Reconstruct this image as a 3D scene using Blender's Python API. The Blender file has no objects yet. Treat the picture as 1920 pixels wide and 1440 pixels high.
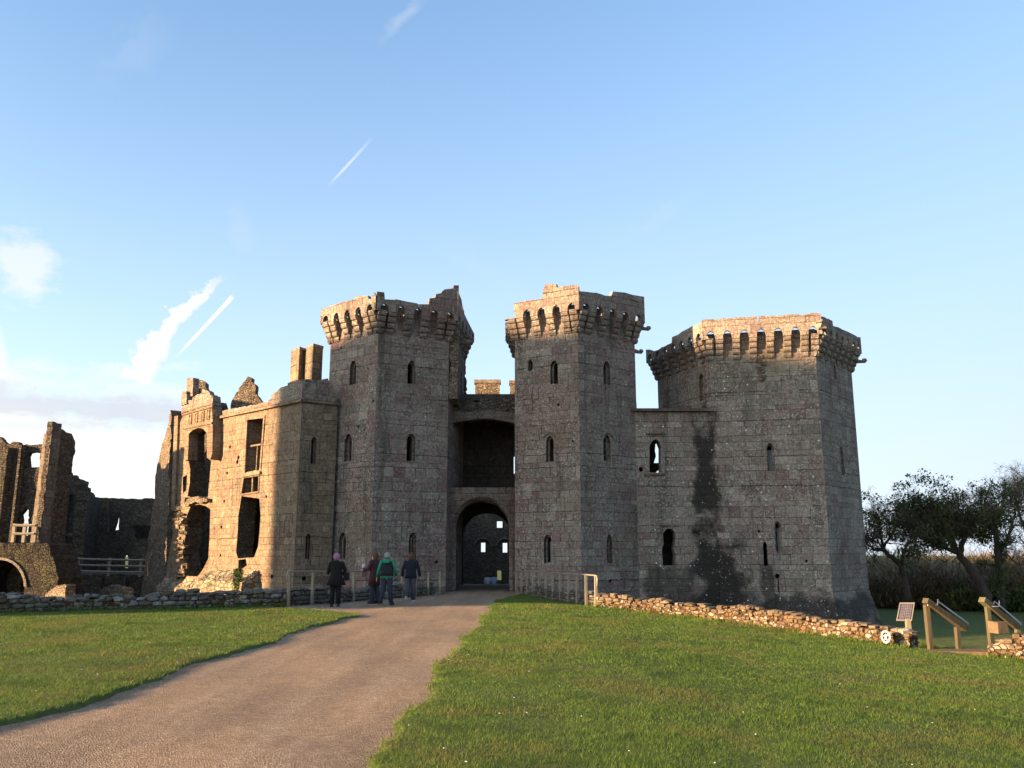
import bpy, bmesh, math, random
import numpy as np
from mathutils import Vector, Matrix, noise as mnoise
from mathutils.geometry import delaunay_2d_cdt
rad = math.radians
rnd = random.Random(7)
SC = bpy.context.scene
COL = SC.collection
# ---------------------------------------------------------------- camera
FPX = 1600.0                       # focal length in pixels of the 1920 px wide photograph
PITCH = rad(11.3)
EYE = Vector((0, 0, 1.6))
cam = bpy.data.cameras.new('camera')
cam.sensor_width = 36.0; cam.lens = 36.0 * FPX / 1920.0
cam.clip_start = 0.05; cam.clip_end = 6000
camo = bpy.data.objects.new('camera', cam); COL.objects.link(camo)
camo.location = EYE; camo.rotation_euler = (rad(90) + PITCH, 0, 0)
SC.camera = camo
# ---------------------------------------------------------------- light
SUN_EL = rad(8.5)
SUN_AZ = (-0.894, -0.447)           # horizontal direction towards the sun
def build_world():
    w = bpy.data.worlds.new('World'); SC.world = w; w.use_nodes = True
    nt = w.node_tree; nt.nodes.clear()
    N = lambda t, **k: _node(nt, t, **k)
    L = nt.links.new
    out = N('ShaderNodeOutputWorld'); bg = N('ShaderNodeBackground')
    sky = N('ShaderNodeTexSky'); sky.sky_type = 'NISHITA'; sky.sun_disc = False
    sky.sun_elevation = SUN_EL
    sky.sun_rotation = math.atan2(SUN_AZ[0], SUN_AZ[1])
    sky.altitude = 50; sky.air_density = 1.0; sky.dust_density = 0.6; sky.ozone_density = 1.6
    bg.inputs['Strength'].default_value = SKY_STRENGTH
    tc = N('ShaderNodeTexCoord')
    sep = N('ShaderNodeSeparateXYZ'); L(tc.outputs['Generated'], sep.inputs[0])
    def M(op, a, b=None, c=None, clamp=False):
        n = N('ShaderNodeMath'); n.operation = op; n.use_clamp = clamp
        for i, v in enumerate((a, b, c)):
            if v is None: continue
            if isinstance(v, (int, float)): n.inputs[i].default_value = v
            else: L(v, n.inputs[i])
        return n.outputs[0]
    # the horizon of this sky is paler and less yellow than the model's: thin high haze
    grade = N('ShaderNodeMix'); grade.data_type = 'RGBA'; grade.blend_type = 'MULTIPLY'
    grade.inputs[0].default_value = 1.0
    L(sky.outputs[0], grade.inputs[6]); grade.inputs[7].default_value = (*SKY_TINT, 1)
    pale = N('ShaderNodeMix'); pale.data_type = 'RGBA'
    L(M('MULTIPLY', M('MULTIPLY_ADD', sep.outputs['X'], 0.9, 0.48, clamp=True), M('MULTIPLY_ADD', sep.outputs['Z'], -1.2, 1.0, clamp=True), clamp=True), pale.inputs[0]); L(grade.outputs[2], pale.inputs[6]); pale.inputs[7].default_value = (0.88, 1.27, 2.0, 1)
    hz = M('POWER', M('SUBTRACT', 1.0, M('ABSOLUTE', sep.outputs['Z'], clamp=True)), HAZE_POW)
    left = M('MULTIPLY_ADD', sep.outputs['X'], -0.12, 0.90, clamp=True)
    hz2 = M('MULTIPLY', hz, left, clamp=True)
    m1 = N('ShaderNodeMix'); m1.data_type = 'RGBA'
    L(hz2, m1.inputs[0]); L(pale.outputs[2], m1.inputs[6]); m1.inputs[7].default_value = (*HAZE_COL, 1)
    col = m1.outputs[2]
    # the sky is brightest and warmest around the low sun, behind the camera's left shoulder
    dt = N('ShaderNodeVectorMath'); dt.operation = 'DOT_PRODUCT'; L(tc.outputs['Generated'], dt.inputs[0]); dt.inputs[1].default_value = (SUN_AZ[0], SUN_AZ[1], 0.15)
    gl = N('ShaderNodeMix'); gl.data_type = 'RGBA'; gl.blend_type = 'ADD'
    L(M('MULTIPLY', M('POWER', M('MAXIMUM', dt.outputs['Value'], 0.0), 3.0), 1.0, clamp=True), gl.inputs[0]); L(col, gl.inputs[6]); gl.inputs[7].default_value = (3.6, 2.9, 2.1, 1)
    col = gl.outputs[2]
    # clouds: each lives in a (azimuth, elevation) chart of the sky sphere
    az = M('ARCTAN2', sep.outputs['X'], sep.outputs['Y'])
    el = M('ARCSINE', sep.outputs['Z'])
    nz = N('ShaderNodeTexNoise'); nz.inputs['Scale'].default_value = 14; nz.inputs['Detail'].default_value = 8
    nz.inputs['Roughness'].default_value = 0.62
    mp = N('ShaderNodeMapping'); mp.inputs['Scale'].default_value = (1, 1, 3.0)
    L(tc.outputs['Generated'], mp.inputs[0]); L(mp.outputs[0], nz.inputs['Vector'])
    nf = N('ShaderNodeTexNoise'); nf.inputs['Scale'].default_value = 70; nf.inputs['Detail'].default_value = 6
    L(tc.outputs['Generated'], nf.inputs['Vector'])
    def sky_ae(px, py):
        d = ray(px, py).normalized(); return math.atan2(d.x, d.y), math.asin(d.z)
    def blend(mask, colour):
        nonlocal col
        m = N('ShaderNodeMix'); m.data_type = 'RGBA'
        L(mask, m.inputs[0]); L(col, m.inputs[6]); m.inputs[7].default_value = (*colour, 1)
        col = m.outputs[2]
    def blob(px, py, rx, ry, ang, soft, amt, colour, thr=0.5, stretch=1.0, fine=0.0):
        a0, e0 = sky_ae(px, py)
        k = 1.0 / FPX
        ca, sa = math.cos(ang), math.sin(ang)
        da = M('SUBTRACT', az, a0); de = M('SUBTRACT', el, e0)
        u = M('DIVIDE', M('ADD', M('MULTIPLY', da, ca), M('MULTIPLY', de, sa)), rx * k)
        v = M('DIVIDE', M('ADD', M('MULTIPLY', da, -sa), M('MULTIPLY', de, ca)), ry * k)
        d = M('SQRT', M('ADD', M('MULTIPLY', u, u), M('MULTIPLY', v, v)))
        base = M('SUBTRACT', 1.0, d)
        n1 = M('MULTIPLY_ADD', M('SUBTRACT', nz.outputs[0], thr), soft, base)
        n1 = M('MULTIPLY_ADD', M('SUBTRACT', nf.outputs[0], 0.5), fine, n1)
        mask = M('MULTIPLY', M('SMOOTH_MIN', M('MULTIPLY', n1, 1.5, clamp=True), 1.0, 0.1), amt, clamp=True)
        edge = M('SMOOTH_MIN', M('MULTIPLY', M('SUBTRACT', 1.6, d), 2.0, clamp=True), 1.0, 0.1)
        blend(M('MULTIPLY', mask, edge, clamp=True), colour)
    def trail(x0, y0, x1, y1, w0, w1, amt, colour, wob=0.0, f0=0.1, f1=0.1, fine=0.0):
        a0, e0 = sky_ae(x0, y0); a1, e1 = sky_ae(x1, y1)
        dx, dy = a1 - a0, e1 - e0; ln = math.hypot(dx, dy); dx /= ln; dy /= ln
        da = M('SUBTRACT', az, a0); de = M('SUBTRACT', el, e0)
        if wob:
            da = M('MULTIPLY_ADD', M('SUBTRACT', nf.outputs[0], 0.5), wob, da)
            de = M('MULTIPLY_ADD', M('SUBTRACT', nz.outputs[0], 0.5), wob, de)
        s = M('DIVIDE', M('ADD', M('MULTIPLY', da, dx), M('MULTIPLY', de, dy)), ln)
        t = M('ABSOLUTE', M('ADD', M('MULTIPLY', da, -dy), M('MULTIPLY', de, dx)))
        wd = M('MULTIPLY_ADD', s, (w1 - w0) / FPX, w0 / FPX)
        body = M('SUBTRACT', 1.0, M('DIVIDE', t, wd))
        if fine: body = M('MULTIPLY_ADD', M('SUBTRACT', nf.outputs[0], 0.5), fine, body)
        body = M('MULTIPLY', body, 1.25 if amt < .5 else 2.2, clamp=True)
        e_0 = M('DIVIDE', s, f0, clamp=True); e_1 = M('DIVIDE', M('SUBTRACT', 1.0, s), f1, clamp=True)
        blend(M('MULTIPLY', M('MULTIPLY', M('MULTIPLY', body, e_0), e_1), amt, clamp=True), colour)
    W = CLOUD_COL
    blob(-60, 900, 520, 190, 0.10, 1.2, 0.9, (W[0]*1.1, W[1]*1.08, W[2]), 0.45)
    blob(190, 770, 330, 34, -0.02, 2.4, 0.62, CLOUD_GREY, 0.44, fine=0.5)
    blob(80, 800, 260, 16, 0.04, 2.0, 0.35, CLOUD_GREY, 0.48, fine=0.6)
    blob(210, 920, 60, 14, 0.0, 2.0, 0.25, CLOUD_GREY, 0.45)
    blob(50, 500, 46, 62, 0.5, 2.6, 0.55, W, 0.46, fine=0.8)
    blob(-4, 655, 14, 36, 0.3, 2.0, 0.6, W, 0.42, fine=0.8)
    blob(450, 430, 26, 45, 0.3, 1.6, 0.07, W, 0.45, fine=0.8)
    trail(256, 712, 300, 622, 30, 26, 0.85, W, 0.05, 0.08, 0.06, 1.4)
    trail(284, 645, 345, 570, 15, 22, 0.8, W, 0.045, 0.06, 0.06, 1.3)
    trail(325, 592, 428, 512, 22, 7, 0.75, W, 0.035, 0.06, 0.45, 1.0)
    trail(236, 697, 285, 700, 5, 22, 0.8, W, 0.03, 0.2, 0.2, 1.0)
    trail(328, 671, 438, 554, 2.6, 5.0, 0.95, W, 0, 0.3, 0.04, 0.3)
    trail(614, 350, 700, 256, 2.6, 3.4, 0.5, W, 0, 0.3, 0.5, 0.3)
    trail(705, 85, 800, -10, 10, 16, 0.16, W, 0.02, 0.4, 0.3, 0.8)
    trail(1130, 470, 1330, 340, 26, 16, 0.05, W, 0.05, 0.5, 0.4, 1.4)
    trail(800, 440, 1010, 560, 30, 16, 0.04, W, 0.04, 0.5, 0.4, 1.0)
    trail(170, 170, 330, 20, 30, 50, 0.06, W, 0.06, 0.5, 0.4, 1.2)
    L(col, bg.inputs['Color']); L(bg.outputs[0], out.inputs[0])
def _node(nt, t, **k):
    n = nt.nodes.new(t)
    for a, b in k.items(): setattr(n, a, b)
    return n
_cp, _sp = math.cos(PITCH), math.sin(PITCH)
def ray(px, py):
    x = (px - 960) / FPX; y = (720 - py) / FPX
    return Vector((x, _cp - y * _sp, _sp + y * _cp))
def at(px, py, Y):
    d = ray(px, py); return EYE + d * (Y / d.y)
SKY_STRENGTH = 0.10; SKY_TINT = (0.77, 0.96, 1.12); HAZE_POW = 2.9
HAZE_COL = (2.25, 2.45, 2.7); CLOUD_COL = (2.6, 2.5, 2.45); CLOUD_GREY = (1.5, 1.58, 1.8)
build_world()
sun = bpy.data.lights.new('sun', 'SUN'); sun.energy = 5.0; sun.angle = rad(1.1); sun.color = (1.0, 0.66, 0.36)
suno = bpy.data.objects.new('sun', sun); COL.objects.link(suno); suno.location = (-60, -10, 40)
sd = Vector((SUN_AZ[0] * math.cos(SUN_EL), SUN_AZ[1] * math.cos(SUN_EL), math.sin(SUN_EL)))
suno.rotation_euler = sd.to_track_quat('Z', 'Y').to_euler()
SC.view_settings.view_transform = 'Standard'; SC.view_settings.look = 'None'
SC.view_settings.gamma = 1.0; SC.view_settings.exposure = 2.1
SC.cycles.max_bounces = 5; SC.cycles.diffuse_bounces = 3
# ---------------------------------------------------------------- materials
class Mat:
    def __init__(s, name, rough=0.9):
        s.m = bpy.data.materials.new(name); s.m.use_nodes = True; s.nt = s.m.node_tree
        s.nt.nodes.clear()
        s.b = s.n('ShaderNodeBsdfPrincipled'); s.o = s.n('ShaderNodeOutputMaterial')
        s.l(s.b.outputs[0], s.o.inputs[0]); s.b.inputs['Roughness'].default_value = rough
        s.b.inputs['Specular IOR Level'].default_value = 0.2
        s.geo = s.n('ShaderNodeNewGeometry'); s.pos = s.geo.outputs['Position']
    def n(s, t, **k): return _node(s.nt, t, **k)
    def l(s, a, b): s.nt.links.new(a, b)
    def put(s, v, sock):
        if isinstance(v, (int, float)): sock.default_value = v
        elif isinstance(v, tuple): sock.default_value = (*v, 1) if len(v) == 3 and len(sock.default_value) == 4 else v
        else: s.l(v, sock)
    def M(s, op, a, b=None, c=None, clamp=False):
        n = s.n('ShaderNodeMath'); n.operation = op; n.use_clamp = clamp
        for i, v in enumerate((a, b, c)):
            if v is not None: s.put(v, n.inputs[i])
        return n.outputs[0]
    def mix(s, f, a, b, blend='MIX'):
        n = s.n('ShaderNodeMix'); n.data_type = 'RGBA'; n.blend_type = blend
        s.put(f, n.inputs[0]); s.put(a, n.inputs[6]); s.put(b, n.inputs[7]); return n.outputs[2]
    def noise(s, scale, detail=4, rough=0.55, vec=None, dim='3D', w=None, dist=0.0):
        n = s.n('ShaderNodeTexNoise'); n.noise_dimensions = dim
        n.inputs['Scale'].default_value = scale; n.inputs['Detail'].default_value = detail
        n.inputs['Roughness'].default_value = rough; n.inputs['Distortion'].default_value = dist
        if dim == '1D': s.put(w, n.inputs['W'])
        else: s.l(vec if vec is not None else s.pos, n.inputs['Vector'])
        return n.outputs[0]
    def vor(s, scale, feature='F1', vec=None, rnds=1.0, dim='3D', w=None):
        n = s.n('ShaderNodeTexVoronoi'); n.voronoi_dimensions = dim; n.feature = feature
        n.inputs['Scale'].default_value = scale; n.inputs['Randomness'].default_value = rnds
        if dim == '1D': s.put(w, n.inputs['W'])
        else: s.l(vec if vec is not None else s.pos, n.inputs['Vector'])
        return n
    def step(s, v, lo, hi):
        n = s.n('ShaderNodeMapRange'); n.interpolation_type = 'SMOOTHSTEP'; n.clamp = True
        s.l(v, n.inputs[0]); n.inputs[1].default_value = lo; n.inputs[2].default_value = hi
        return n.outputs[0]
    def ramp(s, v, stops, interp='LINEAR'):
        n = s.n('ShaderNodeValToRGB'); cr = n.color_ramp; cr.interpolation = interp
        while len(cr.elements) < len(stops): cr.elements.new(0.5)
        for e, (p, c) in zip(cr.elements, stops): e.position = p; e.color = (*c, 1)
        s.l(v, n.inputs[0]); return n.outputs[0]
    def bump(s, h, strength, dist):
        n = s.n('ShaderNodeBump'); n.inputs['Strength'].default_value = strength; n.inputs['Distance'].default_value = dist
        s.l(h, n.inputs['Height']); s.l(n.outputs[0], s.b.inputs['Normal'])
    def col(s, c): s.put(c, s.b.inputs['Base Color'])
def mat_ashlar(name, ch=0.36, bw=0.62, pal=None, lichen=0.5, dots=0.3, mortar=1.0, stains=(), whites=(), grey=None):
    m = Mat(name, 0.92)
    uv = m.n('ShaderNodeUVMap').outputs[0]
    sp = m.n('ShaderNodeSeparateXYZ'); m.l(uv, sp.inputs[0])
    wv = m.noise(1.3, 3, vec=uv)
    wf = m.noise(7.0, 3, vec=uv)
    u = m.M('MULTIPLY_ADD', m.M('SUBTRACT', wf, 0.5), 0.07, sp.outputs[0])
    v = m.M('MULTIPLY_ADD', m.M('SUBTRACT', wv, 0.5), 0.05, sp.outputs[1])
    v = m.M('MULTIPLY_ADD', m.M('SUBTRACT', wf, 0.5), 0.035, v)
    vw = m.M('MULTIPLY_ADD', m.noise(1.4, 2, dim='1D', w=sp.outputs[1]), 0.62, v)
    r = m.M('DIVIDE', vw, ch); row = m.M('FLOOR', r); fr = m.M('SUBTRACT', r, row)
    wn = m.n('ShaderNodeTexWhiteNoise'); wn.noise_dimensions = '1D'; m.l(row, wn.inputs['W'])
    sc = m.M('MULTIPLY_ADD', wn.outputs[0], 0.5, 0.75)
    w1 = m.M('MULTIPLY_ADD', row, 57.31, m.M('MULTIPLY', m.M('DIVIDE', u, bw), sc))
    de = m.vor(1.0, 'DISTANCE_TO_EDGE', dim='1D', w=w1, rnds=0.75).outputs['Distance']
    cell = m.vor(1.0, 'F1', dim='1D', w=w1, rnds=0.75).outputs['Color']
    csep = m.n('ShaderNodeSeparateColor'); m.l(cell, csep.inputs[0])
    edge = m.M('MINIMUM', m.M('MULTIPLY', de, bw), m.M('MULTIPLY', m.M('MINIMUM', fr, m.M('SUBTRACT', 1.0, fr)), ch))
    jn = m.noise(2.2, 4)
    jw = m.M('MULTIPLY_ADD', m.step(jn, 0.35, 0.7), 0.014, 0.003)
    joint = m.M('SUBTRACT', 1.0, m.M('DIVIDE', edge, jw, clamp=True))
    joint = m.M('MULTIPLY', joint, mortar, clamp=True)
    pal = pal or [(0.0, (0.134, 0.110, 0.090)), (0.22, (0.190, 0.160, 0.129)), (0.42, (0.164, 0.114, 0.100)),
                  (0.62, (0.215, 0.184, 0.150)), (0.8, (0.150, 0.095, 0.086)), (1.0, (0.255, 0.218, 0.176))]
    base = m.ramp(csep.outputs[0], pal)
    big = m.noise(0.22, 4, 0.6)
    base = m.mix(m.M('MULTIPLY', m.step(big, 0.5, 0.68), 0.45), base, (0.150, 0.090, 0.076))
    base = m.mix(m.M('MULTIPLY', m.step(m.noise(0.33, 3), 0.52, 0.7), 0.4), base, (0.150, 0.130, 0.080))
    base = m.mix(m.M('MULTIPLY', m.step(m.noise(1.1, 5, 0.65), 0.5, 0.75), 0.5), base, (0.070, 0.056, 0.042))
    fine = m.noise(16, 5, 0.7)
    base = m.mix(0.75, base, m.ramp(fine, [(0.25, (0.45, 0.45, 0.45)), (0.5, (1, 1, 1)), (0.75, (1.6, 1.6, 1.6))]), 'MULTIPLY')
    mid = m.noise(7.5, 7, 0.8)
    base = m.mix(0.9, base, m.ramp(mid, [(0.34, (0.45, 0.44, 0.43)), (0.47, (0.92, 0.92, 0.92)), (0.56, (1.15, 1.14, 1.12)), (0.66, (1.9, 1.88, 1.8))]), 'MULTIPLY')
    drip = m.n('ShaderNodeMapping'); drip.inputs['Scale'].default_value = (1.6, 1.6, 0.16); m.l(m.pos, drip.inputs[0])
    base = m.mix(m.M('MULTIPLY', m.step(m.noise(1.0, 5, 0.7, vec=drip.outputs[0]), 0.53, 0.68), 0.6), base, (0.050, 0.042, 0.033))
    # lichen crust and pale spots
    patch = m.step(m.noise(0.55, 3), 0.40, 0.56)
    lic = m.M('MULTIPLY', m.M('MULTIPLY', m.step(m.noise(8.5, 6, 0.8), 0.52, 0.60), patch), lichen, clamp=True)
    base = m.mix(lic, base, (0.34, 0.32, 0.26))
    xyz = m.n('ShaderNodeSeparateXYZ'); m.l(m.pos, xyz.inputs[0])
    wob = m.noise(0.9, 5, 0.65)
    for (x0, x1, z0, z1, amt, c) in stains:
        # water stain running down: a band in x between z0 and z1 with ragged edge
        cx, hw = (x0 + x1) / 2, (x1 - x0) / 2; cz, hz = (z0 + z1) / 2, (z1 - z0) / 2
        dx = m.M('DIVIDE', m.M('ABSOLUTE', m.M('SUBTRACT', xyz.outputs[0], cx)), hw)
        dz = m.M('DIVIDE', m.M('ABSOLUTE', m.M('SUBTRACT', xyz.outputs[2], cz)), hz)
        d = m.M('MAXIMUM', dx, dz)
        d = m.M('MULTIPLY_ADD', m.M('SUBTRACT', wob, 0.5), 1.6, d)
        d = m.M('MULTIPLY_ADD', m.M('SUBTRACT', m.noise(0.45, 2), 0.5), 0.7, d)
        k = m.M('MULTIPLY', m.M('SUBTRACT', 1.0, m.step(d, 0.6, 1.1)), amt, clamp=True)
        base = m.mix(k, base, c, 'MIX')
    # crisp pale lichen dots, thickest on the weather side (faces turned to the left of the picture)
    nrm = m.n('ShaderNodeSeparateXYZ'); m.l(m.geo.outputs['True Normal'], nrm.inputs[0])
    wside = m.M('MULTIPLY_ADD', m.step(m.M('MULTIPLY', nrm.outputs[0], -1.0), -0.15, 0.3), 0.7, 0.3)
    for sc_, th_, am_ in ((11.0, 0.36, 0.75), (6.3, 0.30, 0.8)):
        ve = m.vor(sc_); ves = m.n('ShaderNodeSeparateColor'); m.l(ve.outputs['Color'], ves.inputs[0])
        dd = m.M('SUBTRACT', m.M('MULTIPLY', m.M('POWER', ves.outputs[1], 2.2), th_), ve.outputs['Distance'])
        mk = m.M('MULTIPLY', m.M('MULTIPLY', m.step(dd, 0.0, 0.06), m.step(m.noise(0.7, 4, 0.7), 0.36, 0.58)), wside)
        base = m.mix(m.M('MULTIPLY', mk, am_ * min(1.0, lichen * 1.3), clamp=True), base, (0.44, 0.42, 0.35))
    vd = m.vor(5.2); vs = m.n('ShaderNodeSeparateColor'); m.l(vd.outputs['Color'], vs.inputs[0])
    spot = m.M('SUBTRACT', m.M('MULTIPLY', m.M('POWER', vs.outputs[0], 3.0), 0.27), vd.outputs['Distance'])
    spot = m.M('MULTIPLY', m.M('MULTIPLY', m.step(spot, 0.0, 0.03), m.step(m.noise(0.8, 2), 0.4, 0.55)), dots, clamp=True)
    base = m.mix(spot, base, (0.55, 0.54, 0.48))
    base = m.mix(m.M('MULTIPLY', joint, 0.85), base, (0.045, 0.037, 0.028))
    h = m.M('MULTIPLY_ADD', fine, 0.35, m.M('MULTIPLY', csep.outputs[1], 0.5))
    h = m.M('SUBTRACT', h, m.M('MULTIPLY', joint, 1.1))
    m.bump(h, 0.8, 0.06); m.col(base)
    return m.m
def mat_rubble(name, scale=3.6, a=(0.20, 0.16, 0.125), b=(0.30, 0.24, 0.18), dark=(0.07, 0.058, 0.045), moss=0.3, sq=1.7, pale=0.0):
    m = Mat(name, 0.95)
    mp = m.n('ShaderNodeMapping'); mp.inputs['Scale'].default_value = (1, 1, sq)
    ds = m.n('ShaderNodeVectorMath'); ds.operation = 'MULTIPLY_ADD'
    nn = m.n('ShaderNodeTexNoise'); nn.inputs['Scale'].default_value = 3.0; m.l(m.pos, nn.inputs['Vector'])
    m.l(nn.outputs['Color'], ds.inputs[0]); ds.inputs[1].default_value = (0.22, 0.22, 0.16); m.l(m.pos, ds.inputs[2])
    m.l(ds.outputs[0], mp.inputs[0])
    e = m.vor(scale, 'DISTANCE_TO_EDGE', vec=mp.outputs[0]).outputs['Distance']
    c = m.vor(scale, 'F1', vec=mp.outputs[0]).outputs['Color']
    cs = m.n('ShaderNodeSeparateColor'); m.l(c, cs.inputs[0])
    base = m.ramp(cs.outputs[0], [(0, a), (0.35, b), (0.6, (a[0]*0.75, a[1]*0.72, a[2]*0.7)), (0.8, (b[0], b[1]*0.85, b[2]*0.78)), (1, (b[0]*1.25, b[1]*1.25, b[2]*1.2))])
    fine = m.noise(14, 5, 0.7)
    base = m.mix(0.8, base, m.ramp(fine, [(0.25, (0.4, 0.4, 0.4)), (0.5, (1, 1, 1)), (0.78, (1.8, 1.8, 1.75))]), 'MULTIPLY')
    if pale:
        base = m.mix(m.M('MULTIPLY', m.step(cs.outputs[1], 0.62, 0.7), pale), base, (0.62, 0.56, 0.46))
    base = m.mix(m.M('MULTIPLY', m.step(m.noise(1.3, 4), 0.5, 0.66), moss), base, (0.10, 0.105, 0.045))
    gap = m.M('SUBTRACT', 1.0, m.step(e, 0.0, 0.075))
    base = m.mix(m.M('MULTIPLY', gap, 0.85), base, dark)
    h = m.M('ADD', m.step(e, 0.0, 0.16), m.M('MULTIPLY', fine, 0.5))
    m.bump(h, 0.9, 0.08); m.col(base)
    return m.m
def mat_plain(name, c, rough=0.8, var=0.25, scale=6.0, metal=0.0, bump=0.0):
    m = Mat(name, rough); m.b.inputs['Metallic'].default_value = metal
    n = m.noise(scale, 5, 0.6)
    lo = tuple(x * (1 - var) for x in c); hi = tuple(min(1, x * (1 + var)) for x in c)
    m.col(m.ramp(n, [(0.3, lo), (0.7, hi)]))
    if bump: m.bump(n, bump, 0.02)
    return m.m
def mat_wood(name, c=(0.30, 0.25, 0.16)):
    m = Mat(name, 0.85)
    mp = m.n('ShaderNodeMapping'); mp.inputs['Scale'].default_value = (14, 14, 1.2); m.l(m.pos, mp.inputs[0])
    n = m.noise(1.6, 6, 0.65, vec=mp.outputs[0]); g = m.noise(1.2, 3)
    base = m.ramp(n, [(0.3, tuple(x * 0.6 for x in c)), (0.7, tuple(x * 1.25 for x in c))])
    base = m.mix(m.M('MULTIPLY', m.step(g, 0.5, 0.7), 0.45), base, (0.14, 0.15, 0.07))
    m.col(base); m.bump(n, 0.4, 0.01)
    return m.m
# ---------------------------------------------------------------- mesh helpers
def tag(o, label=None, cat=None, group=None, kind=None):
    if label: o['label'] = label
    if cat: o['category'] = cat
    if group: o['group'] = group
    if kind: o['kind'] = kind
    return o
def empty(name, loc, label=None, cat=None, group=None, rz=0.0):
    o = bpy.data.objects.new(name, None); COL.objects.link(o); o.location = loc; o.rotation_euler = (0, 0, rz)
    o.empty_display_size = 0.5
    return tag(o, label, cat, group)
class MB:
    def __init__(s): s.v = []; s.f = []; s.sm = []
    def add(s, vs, fs, smooth=False):
        k = len(s.v); s.v.extend([tuple(p) for p in vs]); s.f.extend([tuple(i + k for i in f) for f in fs]); s.sm.extend([smooth] * len(fs))
    def box(s, c, sx, sy, sz, rz=0.0, jit=0.0, top=1.0, R=None):
        """box with its base centre at c"""
        vs = []
        cz, sz_ = math.cos(rz), math.sin(rz)
        for z in (0, sz):
            k = top if z else 1.0
            for x, y in ((-1, -1), (1, -1), (1, 1), (-1, 1)):
                X = x * sx / 2 * k; Y = y * sy / 2 * k
                if jit: X += rnd.uniform(-jit, jit); Y += rnd.uniform(-jit, jit)
                Z = z + (rnd.uniform(-jit, jit) if jit else 0)
                p = Vector((X, Y, Z))
                if R is not None: p = R @ p
                vs.append((c[0] + p.x * cz - p.y * sz_, c[1] + p.x * sz_ + p.y * cz, c[2] + p.z))
        s.add(vs, [(0, 3, 2, 1), (4, 5, 6, 7), (0, 1, 5, 4), (1, 2, 6, 5), (2, 3, 7, 6), (3, 0, 4, 7)])
    def tube(s, pts, rs, n=8, cap=True, smooth=True):
        rings = []; prev = None
        pts = [Vector(p) for p in pts]
        for i, p in enumerate(pts):
            d = (pts[min(i + 1, len(pts) - 1)] - pts[max(i - 1, 0)])
            if d.length < 1e-9: d = Vector((0, 0, 1))
            d.normalize()
            if prev is None:
                a = Vector((0, 0, 1)).cross(d) if abs(d.z) < 0.95 else Vector((1, 0, 0)).cross(d)
            else: a = prev - d * prev.dot(d)
            a.normalize(); prev = a; b = d.cross(a)
            r = rs[i] if isinstance(rs, (list, tuple)) else rs
            rings.append([p + a * (math.cos(2 * math.pi * k / n) * r) + b * (math.sin(2 * math.pi * k / n) * r) for k in range(n)])
        vs = [q for ring in rings for q in ring]; fs = []
        for i in range(len(rings) - 1):
            for k in range(n):
                k2 = (k + 1) % n
                fs.append((i * n + k, i * n + k2, (i + 1) * n + k2, (i + 1) * n + k))
        if cap:
            fs.append(tuple(reversed(range(n)))); fs.append(tuple((len(rings) - 1) * n + k for k in range(n)))
        s.add(vs, fs, smooth)
    def build(s, name, mat, parent=None, origin=None, uv=True, smooth=None):
        me = bpy.data.meshes.new(name)
        o = bpy.data.objects.new(name, me)
        off = Vector((0, 0, 0))
        if parent is not None: off = parent.matrix_world.translation if False else Vector(WORLD_LOC(parent))
        elif origin is not None: off = Vector(origin); o.location = off
        me.from_pydata([(p[0] - off.x, p[1] - off.y, p[2] - off.z) for p in s.v], [], s.f)
        if any(s.sm) if smooth is None else smooth:
            me.polygons.foreach_set('use_smooth', s.sm if smooth is None else [True] * len(s.f))
        me.validate()
        if uv: auto_uv(me, off)
        if mat is not None: me.materials.append(mat)
        COL.objects.link(o)
        if parent is not None: o.parent = parent
        return o
def WORLD_LOC(o):
    p = Vector(o.location)
    while o.parent is not None: o = o.parent; p += Vector(o.location)
    return p
def auto_uv(me, off=(0, 0, 0)):
    n = len(me.polygons)
    if not n: return
    me.update()
    co = np.empty(len(me.vertices) * 3, np.float32); me.vertices.foreach_get('co', co); co = co.reshape(-1, 3) + np.array(off, np.float32)
    pn = np.empty(n * 3, np.float32); me.polygons.foreach_get('normal', pn); pn = pn.reshape(-1, 3)
    lt = np.empty(n, np.int32); me.polygons.foreach_get('loop_total', lt)
    vi = np.empty(len(me.loops), np.int32); me.loops.foreach_get('vertex_index', vi)
    pn = np.repeat(pn, lt, axis=0); p = co[vi]
    h = np.hypot(pn[:, 0], pn[:, 1]); flat = (np.abs(pn[:, 2]) > 0.8) | (h < 1e-5)
    h = np.where(h < 1e-5, 1, h)
    tx, ty = -pn[:, 1] / h, pn[:, 0] / h
    # quantise the tangent so slightly rough faces of one wall share it
    ang = np.round(np.arctan2(ty, tx) / 0.21) * 0.21; tx, ty = np.cos(ang), np.sin(ang)
    u = np.where(flat, p[:, 0], p[:, 0] * tx + p[:, 1] * ty); v = np.where(flat, p[:, 1], p[:, 2])
    lay = me.uv_layers.new(name='UVMap')
    lay.data.foreach_set('uv', np.stack([u, v], 1).astype(np.float32).ravel())
def pip(x, y, poly):
    c = False; j = len(poly) - 1
    for i in range(len(poly)):
        xi, yi = poly[i]; xj, yj = poly[j]
        if (yi > y) != (yj > y) and x < (xj - xi) * (y - yi) / (yj - yi) + xi: c = not c
        j = i
    return c
def densify(poly, d):
    out = []
    for i in range(len(poly)):
        a, b = poly[i], poly[(i + 1) % len(poly)]
        k = max(1, int(math.hypot(b[0] - a[0], b[1] - a[1]) / d))
        for j in range(k): out.append((a[0] + (b[0] - a[0]) * j / k, a[1] + (b[1] - a[1]) * j / k))
    return out
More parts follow.
